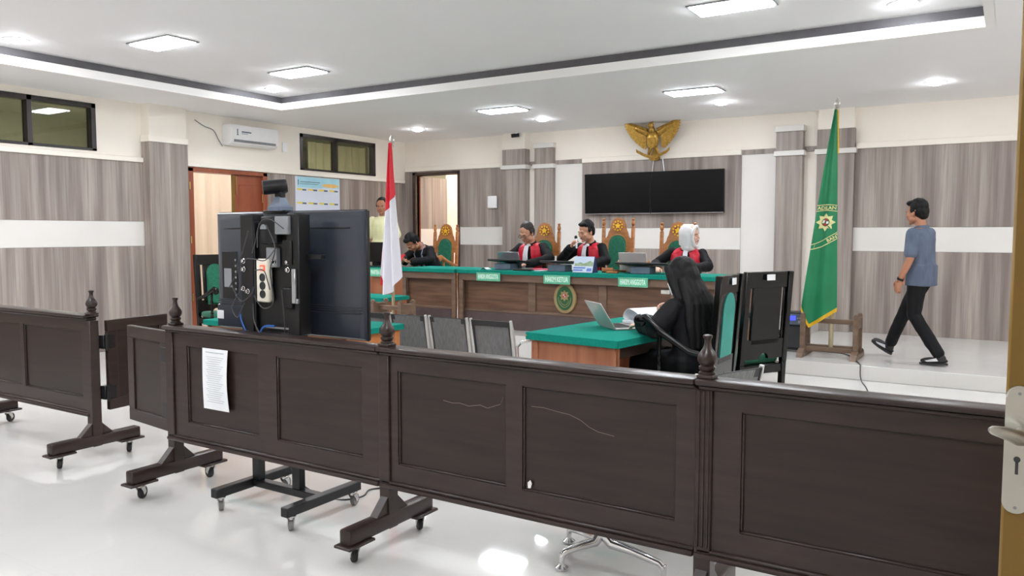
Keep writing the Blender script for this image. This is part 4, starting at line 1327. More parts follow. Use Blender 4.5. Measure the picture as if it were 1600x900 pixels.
# white price-tag sized labels on the two black chair backs
for (x, y), rz, h, lab in (((-1.630, 5.47), R(-90), 1.165, 'small white label on the black armchair with turquoise back'), ((-1.628, 6.455), R(-119), 1.145, 'small white label on the back of the empty black armchair')):
    q = MB(Matrix.Translation((x, y, h)) @ Matrix.Rotation(rz, 4, 'Z')); q.box(-0.045, 0.045, 0.0, 0.004, -0.025, 0.022, 0.001)
    tag(obj('sticker_label', q, 'paper'), lab, 'label')

def tandem(label, loc, rz, n, pitch=0.425, top=0.80):
    """steel waiting bench; seats along x, facing +y"""
    t = thing('waiting_bench', label, 'bench', loc, rz, 'grey steel waiting benches')
    L = n * pitch
    q = MB(); q.box(-L / 2 - 0.02, L / 2 + 0.02, -0.03, 0.03, 0.33, 0.38, 0.005)
    obj('beam', q, 'steel_frame', t)
    prof = [(-0.17, top), (-0.145, top - 0.10), (-0.12, top - 0.22), (-0.105, top - 0.32), (-0.085, top - 0.37)]
    sprof = [(-0.085, 0.425), (0.0, 0.405), (0.16, 0.415), (0.27, 0.435), (0.31, 0.42)]
    for k in range(n):
        x = -L / 2 + pitch * (k + 0.5)
        w = pitch / 2 - 0.032
        def strip(pr, thick, wd, x=x):
            def f(u, v):
                s = v * (len(pr) - 1)
                i = min(int(s), len(pr) - 2)
                a = s - i
                return Vector((x + (u - 0.5) * 2 * wd, pr[i][0] * (1 - a) + pr[i + 1][0] * a - 0.006 * math.sin(u * PI), pr[i][1] * (1 - a) + pr[i + 1][1] * a))
            q = MB(); q.sheet(f, 4, 8, thick)
            return q
        bk = obj('backrest', strip(prof, 0.010, w), 'mesh_grey', t)
        q = MB()
        q.sheet(lambda u, v, x=x, w=w: Vector((x + (u - 0.5) * 2 * w, -0.178 + 0.011 * v, top + 0.004 - 0.045 * v)), 3, 1, 0.005)
        q.box(x - w, x + w, -0.112, -0.092, top - 0.375, top - 0.355, 0.003)
        for s in (-1, 1):
            q.tube([(x + s * (w - 0.006), p[0] - 0.007, p[1]) for p in prof], 0.010, 6)
        obj('padded_edge', q, 'mesh_dark', bk)
        obj('seat', strip(sprof, 0.012, w), 'mesh_grey', t)
        for s in (-1, 1):
            xx = x + s * (w + 0.011)
            q = MB(); q.tube([(xx, -0.172, top + 0.012)] + [(xx, p[0], p[1]) for p in prof[1:]] + [(xx, 0.0, 0.405), (xx, 0.16, 0.412), (xx, 0.28, 0.432)], [0.012, 0.019, 0.021, 0.021, 0.021, 0.018, 0.014, 0.010], 8)
            obj('side_frame', q, 'steel_frame', t)
    for x in (-L / 2 + 0.16, L / 2 - 0.16) if n > 2 else (-L / 2 + 0.10, L / 2 - 0.10):
        q = MB()
        q.tube([(x, 0.0, 0.33), (x, 0.0, 0.14)], [0.035, 0.03], 12)
        for fx, fy in ((0.0, -0.29), (0.0, 0.29)) if n > 2 or x > 0 else ((-0.17, 0.07), (0.11, -0.28), (0.05, 0.29)):
            q.tube([(x, 0.0, 0.16), (x + fx * 0.17, fy * 0.17, 0.115), (x + fx * 0.5, fy * 0.5, 0.105), (x + fx * 0.93, fy * 0.93, 0.08), (x + fx, fy, 0.06)], [0.026, 0.024, 0.019, 0.016, 0.015], 10)
            q.lathe([(0.001, 0.0), (0.028, 0.0), (0.030, 0.012), (0.012, 0.026), (0.012, 0.075), (0.001, 0.078)], (x + fx, fy, 0), 12)
        obj('leg', q, 'chrome', t)
    for s in (-1, 1):
        x = s * (L / 2 + 0.02)
        q = MB(); q.tube([(x, -0.13, 0.47), (x, -0.14, 0.60), (x, -0.08, 0.63), (x, 0.12, 0.625), (x, 0.16, 0.60), (x, 0.12, 0.42)], 0.012, 8)
        obj('armrest', q, 'chrome', t)
    return t
tandem('row of four grey steel waiting seats facing the judges, behind the front barrier', (-4.15, 5.42, 0), R(0), 4, 0.425, 0.795)
tandem('steel waiting bench almost hidden by the front barrier, only a leg and back corner show', (-1.365, 3.535, 0), R(67), 2, 0.5, 0.842)

# ------------------------------------------------------------------ flags
def flag_stand(label, loc, w, h, d):
    t = thing('flag_stand', label, 'stand', loc, 0, 'brown wooden flag stands')
    for s in (-1, 1):
        q = MB(); q.box(s * w - 0.035, s * w + 0.035, -d, d, 0.0, 0.05, 0.006)
        for e in (-1, 1):
            q.prism([(e * d * 0.96, 0.0), (e * (d + 0.05), 0.0), (e * (d + 0.02), 0.06), (e * d * 0.7, 0.09)], s * w - 0.03, s * w + 0.03, 'yz')
        obj('foot', q, 'stand_wood', t)
        for e in (-1, 1):
            q = MB(); q.box(s * w - 0.025, s * w + 0.025, e * d * 0.55 - 0.025, e * d * 0.55 + 0.025, 0.04, h, 0.005)
            q.lathe([(0.001, 0.0), (0.022, 0.0), (0.024, 0.01), (0.015, 0.02), (0.001, 0.022)], (s * w, e * d * 0.55, h), 10)
            obj('post', q, 'stand_wood', t)
        q = MB(); q.box(s * w - 0.02, s * w + 0.02, -d * 0.55, d * 0.55, h - 0.14, h - 0.02, 0.005)
        obj('side_rail', q, 'stand_wood', t)
    q = MB(); q.box(-w, w, -0.03, 0.03, h - 0.10, h - 0.05, 0.005); q.box(-w, w, -0.12, -0.08, 0.06, 0.11, 0.005); q.box(-w, w, 0.08, 0.12, 0.06, 0.11, 0.005)
    split_obj('cross_rail', q, 'stand_wood', t)
    return t
flag_stand('brown wooden flag stand holding the green flag, on the right dais', (-1.655, 9.16, DAIS), 0.27, 0.46, 0.24)
flag_stand('brown wooden flag stand under the red and white flag', (-5.95, 6.90, 0), 0.20, 0.72, 0.20)

def pole(t, h, r=0.019):
    q = MB(); q.cyl((0, 0, 0.05), (0, 0, h - 0.13), r, r * 0.85, 14)
    obj('pole', q, 'pole', t)
    q = MB(); q.lathe([(0.001, 0), (0.022, 0), (0.026, 0.015), (0.016, 0.025), (0.028, 0.05), (0.030, 0.07), (0.020, 0.10), (0.006, 0.125), (0.001, 0.13)], (0, 0, h - 0.14), 12)
    obj('finial', q, 'nickel', t)

# red and white flag
t = thing('indonesian_flag', 'red and white flag hanging folded from a tall pole left of the bench', 'flag', (-5.945, 6.90, 0))
pole(t, 2.60, 0.018)
def rw(u, z):
    """u 0..1 across, z height"""
    k = (2.50 - z) / (2.50 - 0.85)
    k = max(0.0, min(1.3, k))
    xl = -0.012 - 0.135 * k ** 0.9
    xr = 0.022 + 0.155 * k ** 1.15
    x = xl + (xr - xl) * u
    y = -0.035 - 0.03 * k - (0.012 + 0.03 * k) * math.cos(u * 2 * PI * 2.2 + 0.6 + z) - 0.02 * k * math.sin(u * PI)
    return Vector((x, y, z))
bound = lambda u: 1.66 + 0.26 * u
lower = lambda u: 0.80 + (0.20 * (u - 0.28) ** 2 / 0.5 if u > 0.28 else 1.2 * (0.28 - u) ** 1.3)
q = MB(); q.sheet(lambda u, v: rw(u, 2.50 + (bound(u) - 2.50) * v), 22, 22, 0.004)
obj('red_half', q, 'flag_red', t)
q = MB(); q.sheet(lambda u, v: rw(u, bound(u) + (lower(u) - bound(u)) * v), 22, 26, 0.004)
obj('white_half', q, 'flag_white', t)
q = MB(); q.sheet(lambda u, v: rw(0.02 + 0.10 * u, 1.45 - 0.55 * v) + Vector((-0.030 - 0.012 * math.sin(v * PI), 0.03, 0)), 6, 12, 0.004)
obj('red_fold', q, 'flag_red', t)

# green court flag
t = thing('court_flag', 'green court flag with a gold sun and yellow fringe on a tall pole', 'flag', (-1.655, 9.16, DAIS))
pole(t, 2.80, 0.024)
GZ = DAIS
def gf(u, z):
    k = max(0.0, min(1.15, (2.64 - z) / (2.64 - 0.50)))
    xl = -0.018 - 0.285 * k ** 0.92
    xr = 0.008 + 0.055 * k ** 0.8
    x = xl + (xr - xl) * u
    y = -0.05 - 0.03 * k - (0.008 + 0.020 * k) * math.cos(u * 2 * PI * 1.6 - 0.4) - 0.03 * k * math.sin(u * PI)
    return Vector((x, y, z))
gb = lambda u: 0.535 - 0.195 * (1 - abs(u - 0.27) / 0.27 if u < 0.27 else 1 - (u - 0.27) / 0.73)
q = MB(); q.sheet(lambda u, v: gf(u, 2.66 + (gb(u) - 2.66) * v), 24, 40, 0.004)
obj('cloth', q, 'flag_green', t)
q = MB(); q.sheet(lambda u, v: gf(u, gb(u) + 0.008 - 0.042 * v) + Vector((0, -0.003, 0)), 40, 2, 0.006)
q.sheet(lambda u, v: gf(0.9 + 0.1 * u, 2.66 - 0.42 * v) + Vector((0.006, 0.012, 0.0)), 2, 8, 0.005)
q.sheet(lambda u, v: gf(1.0, 2.64 - 0.45 * v) + Vector((0.002 + 0.012 * u, 0.0, 0.0)), 1, 10, 0.004)
split_obj('fringe', q, 'fringe', t)
FC = (0.5, 1.46)                                     # centre of the sun, cloth coordinates
def on_flag(dx, dz, lift=-0.006):
    z = FC[1] + dz
    a, c = gf(0, z), gf(1, z)
    u = 0.5 + dx / (c.x - a.x)
    u = max(0.0, min(1.0, u))
    p = gf(u, z)
    return Vector((p.x, p.y + lift, p.z))
def flat_poly(q, poly, lift):
    """fan from the centre, laid on the cloth"""
    cx = sum(p[0] for p in poly) / len(poly); cz = sum(p[1] for p in poly) / len(poly)
    n = len(poly)
    vs = [on_flag(cx, cz, lift)] + [on_flag(cx + (x - cx) * 0.5, cz + (z - cz) * 0.5, lift) for x, z in poly] + [on_flag(x, z, lift) for x, z in poly]
    fs = [(0, 1 + k, 1 + (k + 1) % n) for k in range(n)] + [(1 + k, 1 + n + k, 1 + n + (k + 1) % n, 1 + (k + 1) % n) for k in range(n)]
    q.add(vs, fs)
q = MB(); flat_poly(q, star(8, 0.098, 0.066), -0.008)
obj('sun', q, 'flag_print', t)
q = MB(); flat_poly(q, ring_poly(0.044, 0.044, 18), -0.011)
obj('sun_ring', q, 'seal_green', t)
q = MB(); flat_poly(q, [(-0.014, 0.012), (0.016, 0.012), (0.022, 0.036), (-0.004, 0.042)], -0.014); flat_poly(q, [(-0.032, -0.03), (0.012, -0.036), (0.016, -0.01), (-0.024, -0.014)], -0.014)
split_obj('shield_red', q, 'seal_red', t)
q = MB(); flat_poly(q, [(-0.036, -0.012), (-0.012, -0.006), (-0.008, 0.024), (-0.03, 0.022)], -0.0145); flat_poly(q, [(0.010, -0.018), (0.036, -0.012), (0.034, 0.012), (0.008, 0.008)], -0.0145)
split_obj('shield_white', q, 'paper', t)
def ribbon(q, f, w, n=20):
    q.sheet(lambda u, v: on_flag(f(u)[0], f(u)[1] + w * (v - 0.5), -0.008), n, 1)
q = MB()
ribbon(q, lambda u: (-0.12 + 0.24 * u, 0.115 + 0.012 * math.sin(u * PI)), 0.007)
ribbon(q, lambda u: (-0.12 + 0.24 * u, 0.178 + 0.010 * math.sin(u * PI)), 0.007)
ribbon(q, lambda u: (-0.14 + 0.30 * u, -0.245 + 0.17 * u ** 1.4), 0.008)
ribbon(q, lambda u: (-0.16 + 0.32 * u, -0.295 + 0.15 * u ** 1.8), 0.009)
ribbon(q, lambda u: (-0.10 + 0.012 * u, -0.285 + 0.055 * u), 0.012, 4)
split_obj('banner_line', q, 'flag_print', t)
def flag_text(body, size, cx, cz, slope):
    me = text_mesh(body, size, 0.0, bold=0.001)
    for v in me.vertices:
        x, z = v.co.x, v.co.y
        v.co = on_flag(cx + x * math.cos(slope) - z * math.sin(slope), cz + x * math.sin(slope) + z * math.cos(slope), -0.009)
    link('lettering', me, 'flag_print', t)
flag_text('ADILAN', 0.052, 0.0, 0.152, R(1))
flag_text('BANT', 0.050, 0.088, -0.168, R(32))

# ------------------------------------------------------------------ wall things
# golden eagle emblem
t = thing('golden_eagle', 'golden eagle emblem with raised wings high on the back wall above the television screens', 'emblem', (-4.70, YB - 0.085, 2.86))
tilt = Matrix.Rotation(R(10), 4, 'X')
def wing(s):
    q = MB(tilt)
    n = 11
    for k in range(n):
        a = k / (n - 1)
        root = (s * (0.085 + 0.035 * a), 0.20 - 0.20 * a)
        tip = (s * (0.462 - 0.05 * a - 0.23 * a ** 1.8), 0.330 - 0.40 * a ** 0.95)
        dx, dz = tip[0] - root[0], tip[1] - root[1]
        L = math.hypot(dx, dz)
        nx, nz = -dz / L, dx / L
        w = 0.040
        pts = [root, (root[0] + dx * 0.3 + nx * w * 0.8, root[1] + dz * 0.3 + nz * w * 0.8), (root[0] + dx * 0.85 + nx * w, root[1] + dz * 0.85 + nz * w), tip,
               (root[0] + dx * 0.88 - nx * w * 0.7, root[1] + dz * 0.88 - nz * w * 0.7), (root[0] + dx * 0.3 - nx * w * 0.8, root[1] + dz * 0.3 - nz * w * 0.8)]
        y = -0.010 - 0.004 * (k % 2) - 0.03 * (1 - a)
        q.prism(pts, y - 0.010, y, 'xz')
    # shoulder plumage
    for k in range(6):
        q.ell((s * (0.10 + 0.030 * k), -0.045, 0.16 + 0.016 * k), (0.050, 0.020, 0.050), 10, 6)
    q.tube([(s * 0.08, -0.05, 0.20), (s * 0.18, -0.05, 0.245), (s * 0.34, -0.045, 0.305), (s * 0.46, -0.04, 0.345)], [0.03, 0.024, 0.018, 0.006], 8)
    return q
obj('wing', wing(-1), 'gold', t)
obj('wing', wing(1), 'gold', t)
q = MB(tilt)
q.ell((0, -0.06, 0.06), (0.100, 0.06, 0.15), 16, 10); q.ell((0, -0.07, 0.20), (0.050, 0.04, 0.075), 12, 8)
for s in (-1, 1):
    q.tube([(s * 0.045, -0.06, -0.07), (s * 0.075, -0.065, -0.15), (s * 0.085, -0.07, -0.175)], [0.036, 0.022, 0.014], 10)
    for k in (-1, 0, 1):
        q.tube([(s * 0.085, -0.07, -0.17), (s * 0.085 + k * 0.018, -0.085, -0.195)], [0.010, 0.005], 6)
obj('body', q, 'gold', t)
q = MB(tilt)
q.ell((-0.01, -0.085, 0.275), (0.046, 0.042, 0.048), 12, 8); q.tube([(-0.03, -0.09, 0.275), (-0.066, -0.095, 0.27), (-0.080, -0.095, 0.252)], [0.02, 0.012, 0.003], 8)
q.tube([(0.01, -0.08, 0.31), (0.03, -0.075, 0.322), (0.045, -0.07, 0.31)], [0.012, 0.010, 0.003], 6)
obj('head', q, 'gold', t)
q = MB(tilt)
q.prism([(-0.06, 0.09), (0.06, 0.09), (0.062, 0.0), (0.04, -0.05), (0, -0.075), (-0.04, -0.05), (-0.062, 0.0)], -0.135, -0.115, 'xz')
q.prism([(-0.05, 0.0), (0.05, 0.0), (0.05, 0.01), (-0.05, 0.01)], -0.139, -0.134, 'xz'); q.prism([(-0.005, -0.06), (0.005, -0.06), (0.005, 0.08), (-0.005, 0.08)], -0.139, -0.134, 'xz')
q.prism([(x, z + 0.008) for x, z in star(5, 0.022, 0.010)], -0.145, -0.134, 'xz')
obj('shield', q, 'gold', t)
q = MB(tilt)
for k in range(7):
    a = R(-90 + (k - 3) * 9)
    q.prism([(0.02 * math.cos(a) - 0.012 * math.sin(a), -0.08 + 0.02 * math.sin(a) + 0.012 * math.cos(a)), (0.17 * math.cos(a) - 0.016 * math.sin(a), -0.08 + 0.17 * math.sin(a) + 0.016 * math.cos(a)),
             (0.19 * math.cos(a), -0.08 + 0.19 * math.sin(a)), (0.17 * math.cos(a) + 0.016 * math.sin(a), -0.08 + 0.17 * math.sin(a) - 0.016 * math.cos(a)), (0.02 * math.cos(a) + 0.012 * math.sin(a), -0.08 + 0.02 * math.sin(a) - 0.012 * math.cos(a))], -0.03 - 0.004 * (k % 2), -0.018, 'xz')
obj('tail', q, 'gold', t)
q = MB(tilt)
def rib(u, v):
    x = -0.27 + 0.54 * u
    return Vector((x, -0.085 - 0.03 * math.cos(x / 0.27 * PI / 2), -0.215 + 0.11 * (x / 0.27) ** 2 - 0.01 * math.cos(u * 14) * (abs(x) > 0.2) + 0.045 * v))
q.sheet(rib, 26, 2, 0.008)
obj('ribbon', q, 'gold', t)

# two wall televisions side by side
for x0, x1, lab in ((-5.865, -4.742, 'left one of the two black wall televisions under the golden eagle'), (-4.736, -3.60, 'right one of the two black wall televisions under the golden eagle')):
    t = thing('wall_television', lab, 'television', ((x0 + x1) / 2, YB - 0.09, 1.79), 0, 'black wall televisions')
    w = (x1 - x0) / 2
    m = Matrix.Rotation(R(2.5), 4, 'X')
    q = MB(m); q.box(-w, w, -0.02, 0.02, 0, 0.64, 0.005)
    obj('casing', q, 'black', t)
    q = MB(m); q.box(-w + 0.008, w - 0.008, -0.0215, -0.0195, 0.018, 0.632)
    obj('screen', q, 'screen', t)
    q = MB(m); q.box(-w + 0.003, w - 0.003, -0.024, -0.019, 0.002, 0.012, 0.001)
    obj('bottom_trim', q, 'silver', t)
    q = MB(); q.box(-0.2, 0.2, 0.015, 0.06, 0.15, 0.5, 0.004)
    obj('wall_mount', q, 'black_metal', t)
cable('wall_cable', [(-4.72, YB - 0.055, 2.60), (-4.735, YB - 0.045, 2.53), (-4.74, YB - 0.06, 2.42)], 0.006, 'white_plastic', 'thin white cable from the eagle down to the seam of the televisions')
cable('wall_cable', [(-4.58, YB - 0.055, 2.64), (-4.565, YB - 0.045, 2.53), (-4.545, YB - 0.06, 2.42)], 0.010, 'white_plastic', 'white cable conduit right of the eagle tail above the televisions')

# air conditioner
t = thing('air_conditioner', 'white split air conditioner on the left wall above the red-brown door', 'air conditioner', (XL + 0.002, 7.985, 2.90))
q = MB(); q.prism([(0.0, -0.14), (0.13, -0.145), (0.19, -0.11), (0.205, -0.04), (0.205, 0.11), (0.19, 0.145), (0.0, 0.15)], -0.43, 0.43, 'xz')
bmesh.ops.bevel(q.bm, geom=q.bm.edges[:], offset=0.008, segments=2, affect='EDGES')
obj('body', q, 'white_plastic', t)
q = MB(); q.box(0.186, 0.202, -0.38, 0.38, -0.10, -0.065, 0.002, m=None)
for k in range(12):
    q.box(0.196, 0.206, -0.37 + k * 0.062, -0.33 + k * 0.062, -0.096, -0.07, 0.001)
o = obj('louver', q, 'grey', t)
q = MB(); q.box(0.203, 0.2075, -0.33, -0.315, 0.0, 0.085, 0.001); q.box(0.203, 0.2075, -0.335, -0.305, -0.005, 0.005, 0.001)
q.box(0.203, 0.2075, -0.25, -0.08, 0.04, 0.058, 0.001); q.box(0.203, 0.2075, -0.25, -0.14, 0.02, 0.027, 0.001)
obj('front_mark', q, 'poster_dark', t)
cable('cable', [(XL + 0.012, 7.55, 2.74), (XL + 0.014, 7.48, 2.83), (XL + 0.014, 7.40, 2.95), (XL + 0.014, 7.25, 2.99), (XL + 0.012, 7.10, 3.06)], 0.007, 'grey', 'grey cable curving along the wall to the air conditioner')
q = MB(); q.box(XL, XL + 0.02, 8.66, 8.76, 2.75, 2.90, 0.004)
tag(obj('wall_controller', q, 'white_plastic'), 'small white wall controller right of the air conditioner', 'controller')

# information poster
t = thing('wall_poster', 'pale blue poster with rows of yellow and dark captions, on the left wall', 'poster', (XL + 0.024, 9.385, 1.99))
q = MB(); q.box(0, 0.008, -0.495, 0.485, -0.43, 0.405, 0.001)
obj('board', q, 'poster', t)
q = MB(); q.box(0.008, 0.0095, -0.45, 0.07, 0.23, 0.40); q.box(0.008, 0.0092, 0.07, 0.47, 0.24, 0.40)
obj('header', q, 'poster_head', t)
q = MB(); q.box(0.0095, 0.0108, -0.39, 0.03, 0.315, 0.325); q.box(0.0095, 0.0108, -0.40, 0.0, 0.285, 0.292); q.box(0.0095, 0.0108, -0.44, -0.425, 0.27, 0.35)
obj('header_lines', q, 'poster_dark', t)
q = MB(); q.prism([(0.27 + 0.19 * math.cos(2 * PI * k / 20), 0.28 + 0.032 * math.sin(2 * PI * k / 20)) for k in range(20)], 0.0093, 0.0106, 'yz')
obj('header_flash', q, 'poster_orange', t)
qy, qd = MB(), MB()
for r_ in range(3):
    for c_ in range(4):
        y0 = -0.46 + c_ * 0.235
        z0 = 0.185 - r_ * 0.215
        qy.box(0.008, 0.0095, y0, y0 + 0.11, z0, z0 + 0.028); qd.box(0.008, 0.0095, y0 + 0.112, y0 + 0.195, z0 - 0.004, z0 + 0.022)
split_obj('caption_yellow', qy, 'poster_yellow', t)
split_obj('caption_dark', qd, 'poster_dark', t)

q = MB(); q.box(-7.79, -7.595, YB - 0.075, YB - 0.030, 1.92, 2.135, 0.022, 3)
tag(obj('wifi_router', q, 'white_plastic'), 'white square wall router right of the back door', 'router')
t = thing('security_camera', 'tiny black security camera near the ceiling on the back pilaster', 'camera', (-7.12, YB - 0.16, 3.11))
q = MB(); q.lathe([(0.001, 0.06), (0.035, 0.06), (0.035, 0.03), (0.02, 0.02), (0.001, 0.018)], (0, -0.03, 0), 12)
obj('base', q, 'white_plastic', t)
q = MB(); q.cyl((-0.05, -0.10, 0.0), (0.04, -0.01, 0.02), 0.032, n=14)
obj('housing', q, 'black', t)
t = thing('wall_socket', 'small wall socket with a hanging cable left of the green flag', 'socket', (-2.42, YB, 0.86))
q = MB(); q.box(-0.045, 0.045, -0.012, 0.0, -0.045, 0.045, 0.004)
obj('plate', q, 'cream_plastic', t)
q = MB(); q.box(-0.02, 0.02, -0.04, -0.011, -0.022, 0.022, 0.004)
obj('plug', q, 'grey', t)
q = MB(); q.tube([(0.0, -0.03, -0.02), (0.0, -0.03, -0.2), (0.0, -0.02, -0.5), (0.01, -0.03, -0.66)], 0.005, 6)
obj('cord', q, 'cable', t)

# PA speaker
t = thing('speaker_box', 'black speaker box with a lit blue display, standing beside the green flag', 'speaker', (-2.10, 9.40, DAIS), R(6))
q = MB(); q.box(-0.132, 0.132, -0.125, 0.125, 0.02, 0.45, 0.012, 2)
obj('cabinet', q, 'black', t)
q = MB(); q.box(-0.11, 0.11, -0.133, -0.124, 0.05, 0.29, 0.004)
obj('grille', q, 'mesh_dark', t)
q = MB(); q.box(-0.115, 0.115, -0.131, -0.123, 0.31, 0.43, 0.003)
p = obj('control_panel', q, 'bluegrey', t)
q = MB(); q.box(-0.095, 0.03, -0.135, -0.130, 0.36, 0.41, 0.001)
obj('display', q, 'blue_led', p)
q = MB()
for k in range(3):
    q.cyl((0.05 + 0.024 * k, -0.143, 0.385), (0.05 + 0.024 * k, -0.129, 0.385), 0.009, n=10)
q.cyl((0.07, -0.141, 0.343), (0.07, -0.129, 0.343), 0.016, n=12)
split_obj('knob', q, 'silver', p)
q = MB()
for sx in (-1, 1):
    for sy in (-1, 1):
        q.cyl((sx * 0.10, sy * 0.09, 0.0), (sx * 0.10, sy * 0.09, 0.022), 0.018, n=8)
split_obj('rubber_foot', q, 'rubber', t)
cable('floor_cable', [(-1.50, 9.3, DAIS + 0.006), (-1.38, 9.0, DAIS + 0.006), (-1.29, 8.72, DAIS + 0.006), (-1.275, 8.655, DAIS - 0.01), (-1.27, 8.64, 0.05), (-1.24, 8.55, 0.006), (-1.17, 8.3, 0.006), (-1.1, 8.0, 0.006)], 0.006, 'cable', 'grey cable dropping over the edge of the right dais')
cable('floor_cable', [(-1.95, 9.48, DAIS + 0.006), (-1.85, 9.46, DAIS + 0.006), (-1.72, 9.40, DAIS + 0.01), (-1.60, 9.42, DAIS + 0.006), (-1.48, 9.30, DAIS + 0.006)], 0.006, 'cable', 'dark cable lying behind the foot of the green flag')

# ------------------------------------------------------------------ entrance door at the right edge
t = thing('entrance_door', 'golden-brown varnished door leaf at the right edge, with a lever handle', 'door', (0.0, 1.5, 0))
q = MB(); q.box(-0.002, 0.90, -0.02, 0.02, 0.01, 2.15, 0.004)
obj('leaf', q, 'door_gold', t)
q = MB(); q.box(0.06, 0.84, -0.026, -0.019, 0.2, 0.95, 0.004); q.box(0.06, 0.84, -0.026, -0.019, 1.3, 2.05, 0.004)
split_obj('panel', q, 'door_side', t)
q = MB()
n = 14
PX = 0.0165
pl = [(PX + 0.0185 * math.cos(PI * k / n), 1.240 + 0.0185 * math.sin(PI * k / n)) for k in range(n + 1)] + [(PX + 0.0185 * math.cos(PI + PI * k / n), 1.072 + 0.0185 * math.sin(PI + PI * k / n)) for k in range(n + 1)]
q.prism(pl, -0.029, -0.0195, 'xz')
bmesh.ops.bevel(q.bm, geom=[e for e in q.bm.edges if all(abs(v.co.y + 0.029) < 1e-5 for v in e.verts)], offset=0.003, segments=2, affect='EDGES')
h = obj('handle_plate', q, 'nickel', t)
q = MB()
q.cyl((PX + 0.004, -0.028, 1.184), (PX + 0.004, -0.060, 1.184), 0.010, n=14)
q.tube([(PX + 0.010, -0.056, 1.182), (PX + 0.002, -0.063, 1.184), (0.0, -0.080, 1.193), (-0.017, -0.096, 1.199), (-0.022, -0.099, 1.200)], [0.010, 0.0125, 0.0100, 0.0070, 0.003], 12)
obj('lever', q, 'nickel', h)
q = MB(); q.cyl((PX, -0.0285, 1.142), (PX, -0.0305, 1.142), 0.0048, n=12); q.box(PX - 0.0022, PX + 0.0022, -0.0305, -0.0285, 1.118, 1.140, 0.0005)
obj('keyhole', q, 'mesh_dark', h)
q = MB()
for z in (1.247, 1.064):
    q.cyl((PX, -0.0285, z), (PX, -0.030, z), 0.0026, n=8)
split_obj('screw', q, 'grey', h)
q = MB()
for z in (0.3, 1.1, 1.9):
    q.cyl((0.905, -0.024, z), (0.905, -0.024, z + 0.1), 0.010, n=8); q.box(0.88, 0.93, -0.022, -0.016, z, z + 0.1, 0.001)
split_obj('hinge', q, 'brass', t)

# ------------------------------------------------------------------ people
TORSO = [(-0.10, 0.0, 0.165, 0.125), (0.0, 0.0, 0.168, 0.125), (0.12, -0.004, 0.155, 0.115), (0.25, -0.006, 0.165, 0.120), (0.34, 0.0, 0.178, 0.118),
         (0.41, 0.006, 0.172, 0.100), (0.445, 0.012, 0.125, 0.080), (0.468, 0.014, 0.078, 0.066), (0.485, 0.014, 0.060, 0.058)]
def torso_at(z, a, off=0.0, k=1.0):
    """point of the torso surface at height z and angle a (-90 = front)"""
    z = max(TORSO[0][0], min(TORSO[-1][0], z))
    for i in range(len(TORSO) - 1):
        p, q = TORSO[i], TORSO[i + 1]
        if p[0] <= z <= q[0]:
            s = (z - p[0]) / (q[0] - p[0])
            cy_, rx, ry = [p[j] + (q[j] - p[j]) * s for j in (1, 2, 3)]
            return Vector(((rx * k + off) * math.cos(a), cy_ + (ry * k + off) * math.sin(a), z))

def put_torso(q, k=1.0, z0=-0.10, z1=0.485, n=24):
    zs = [z for z in (-0.10, -0.05, 0.0, 0.06, 0.12, 0.18, 0.25, 0.30, 0.34, 0.38, 0.41, 0.43, 0.445, 0.457, 0.468, 0.485) if z0 <= z <= z1]
    q.loft([[torso_at(z, 2 * PI * i / n, 0, k) for i in range(n)] for z in zs])

def put_hand(q, w, d, nrm, curl, side, sc=1.0):
    """palm, four bent fingers and a thumb; d points along the hand, nrm out of the palm"""
    w, d, nrm = Vector(w), Vector(d).normalized(), Vector(nrm)
    nrm = (nrm - d * nrm.dot(d)).normalized()
    s = d.cross(nrm) * side
    rot = Matrix((s, d, nrm)).transposed().to_4x4()
    q.ell(w + d * 0.045 * sc, (0.040 * sc, 0.052 * sc, 0.016 * sc), 12, 8, rot)
    q.ell(w + d * 0.012 * sc, (0.028 * sc, 0.03 * sc, 0.018 * sc), 10, 8, rot)
    for j, L in enumerate((0.070, 0.080, 0.074, 0.058)):
        p = w + (d * (0.080 - 0.004 * abs(j - 1.4)) + s * (0.030 - 0.0205 * j)) * sc
        pts = [p]
        ang = curl * 0.35
        for k, f in enumerate((0.45, 0.32, 0.25)):
            dd = d * math.cos(ang) + nrm * math.sin(ang)
            p = p + dd * L * f * sc
            pts.append(p)
            ang += curl * 0.55
        q.chain(pts, [0.0095 * sc, 0.0088 * sc, 0.0080 * sc, 0.0070 * sc], 8)
    p = w + (d * 0.022 + s * 0.034) * sc
    p2 = p + (d * 0.55 + s * 0.62 + nrm * 0.40).normalized() * 0.036 * sc
    p3 = p2 + (d * 0.85 + s * 0.12 + nrm * 0.45).normalized() * 0.030 * sc
    p4 = p3 + (d * 0.9 - s * 0.10 + nrm * 0.3).normalized() * 0.022 * sc
    q.chain([p, p2, p3, p4], [0.0130 * sc, 0.0112 * sc, 0.0098 * sc, 0.0082 * sc], 8)

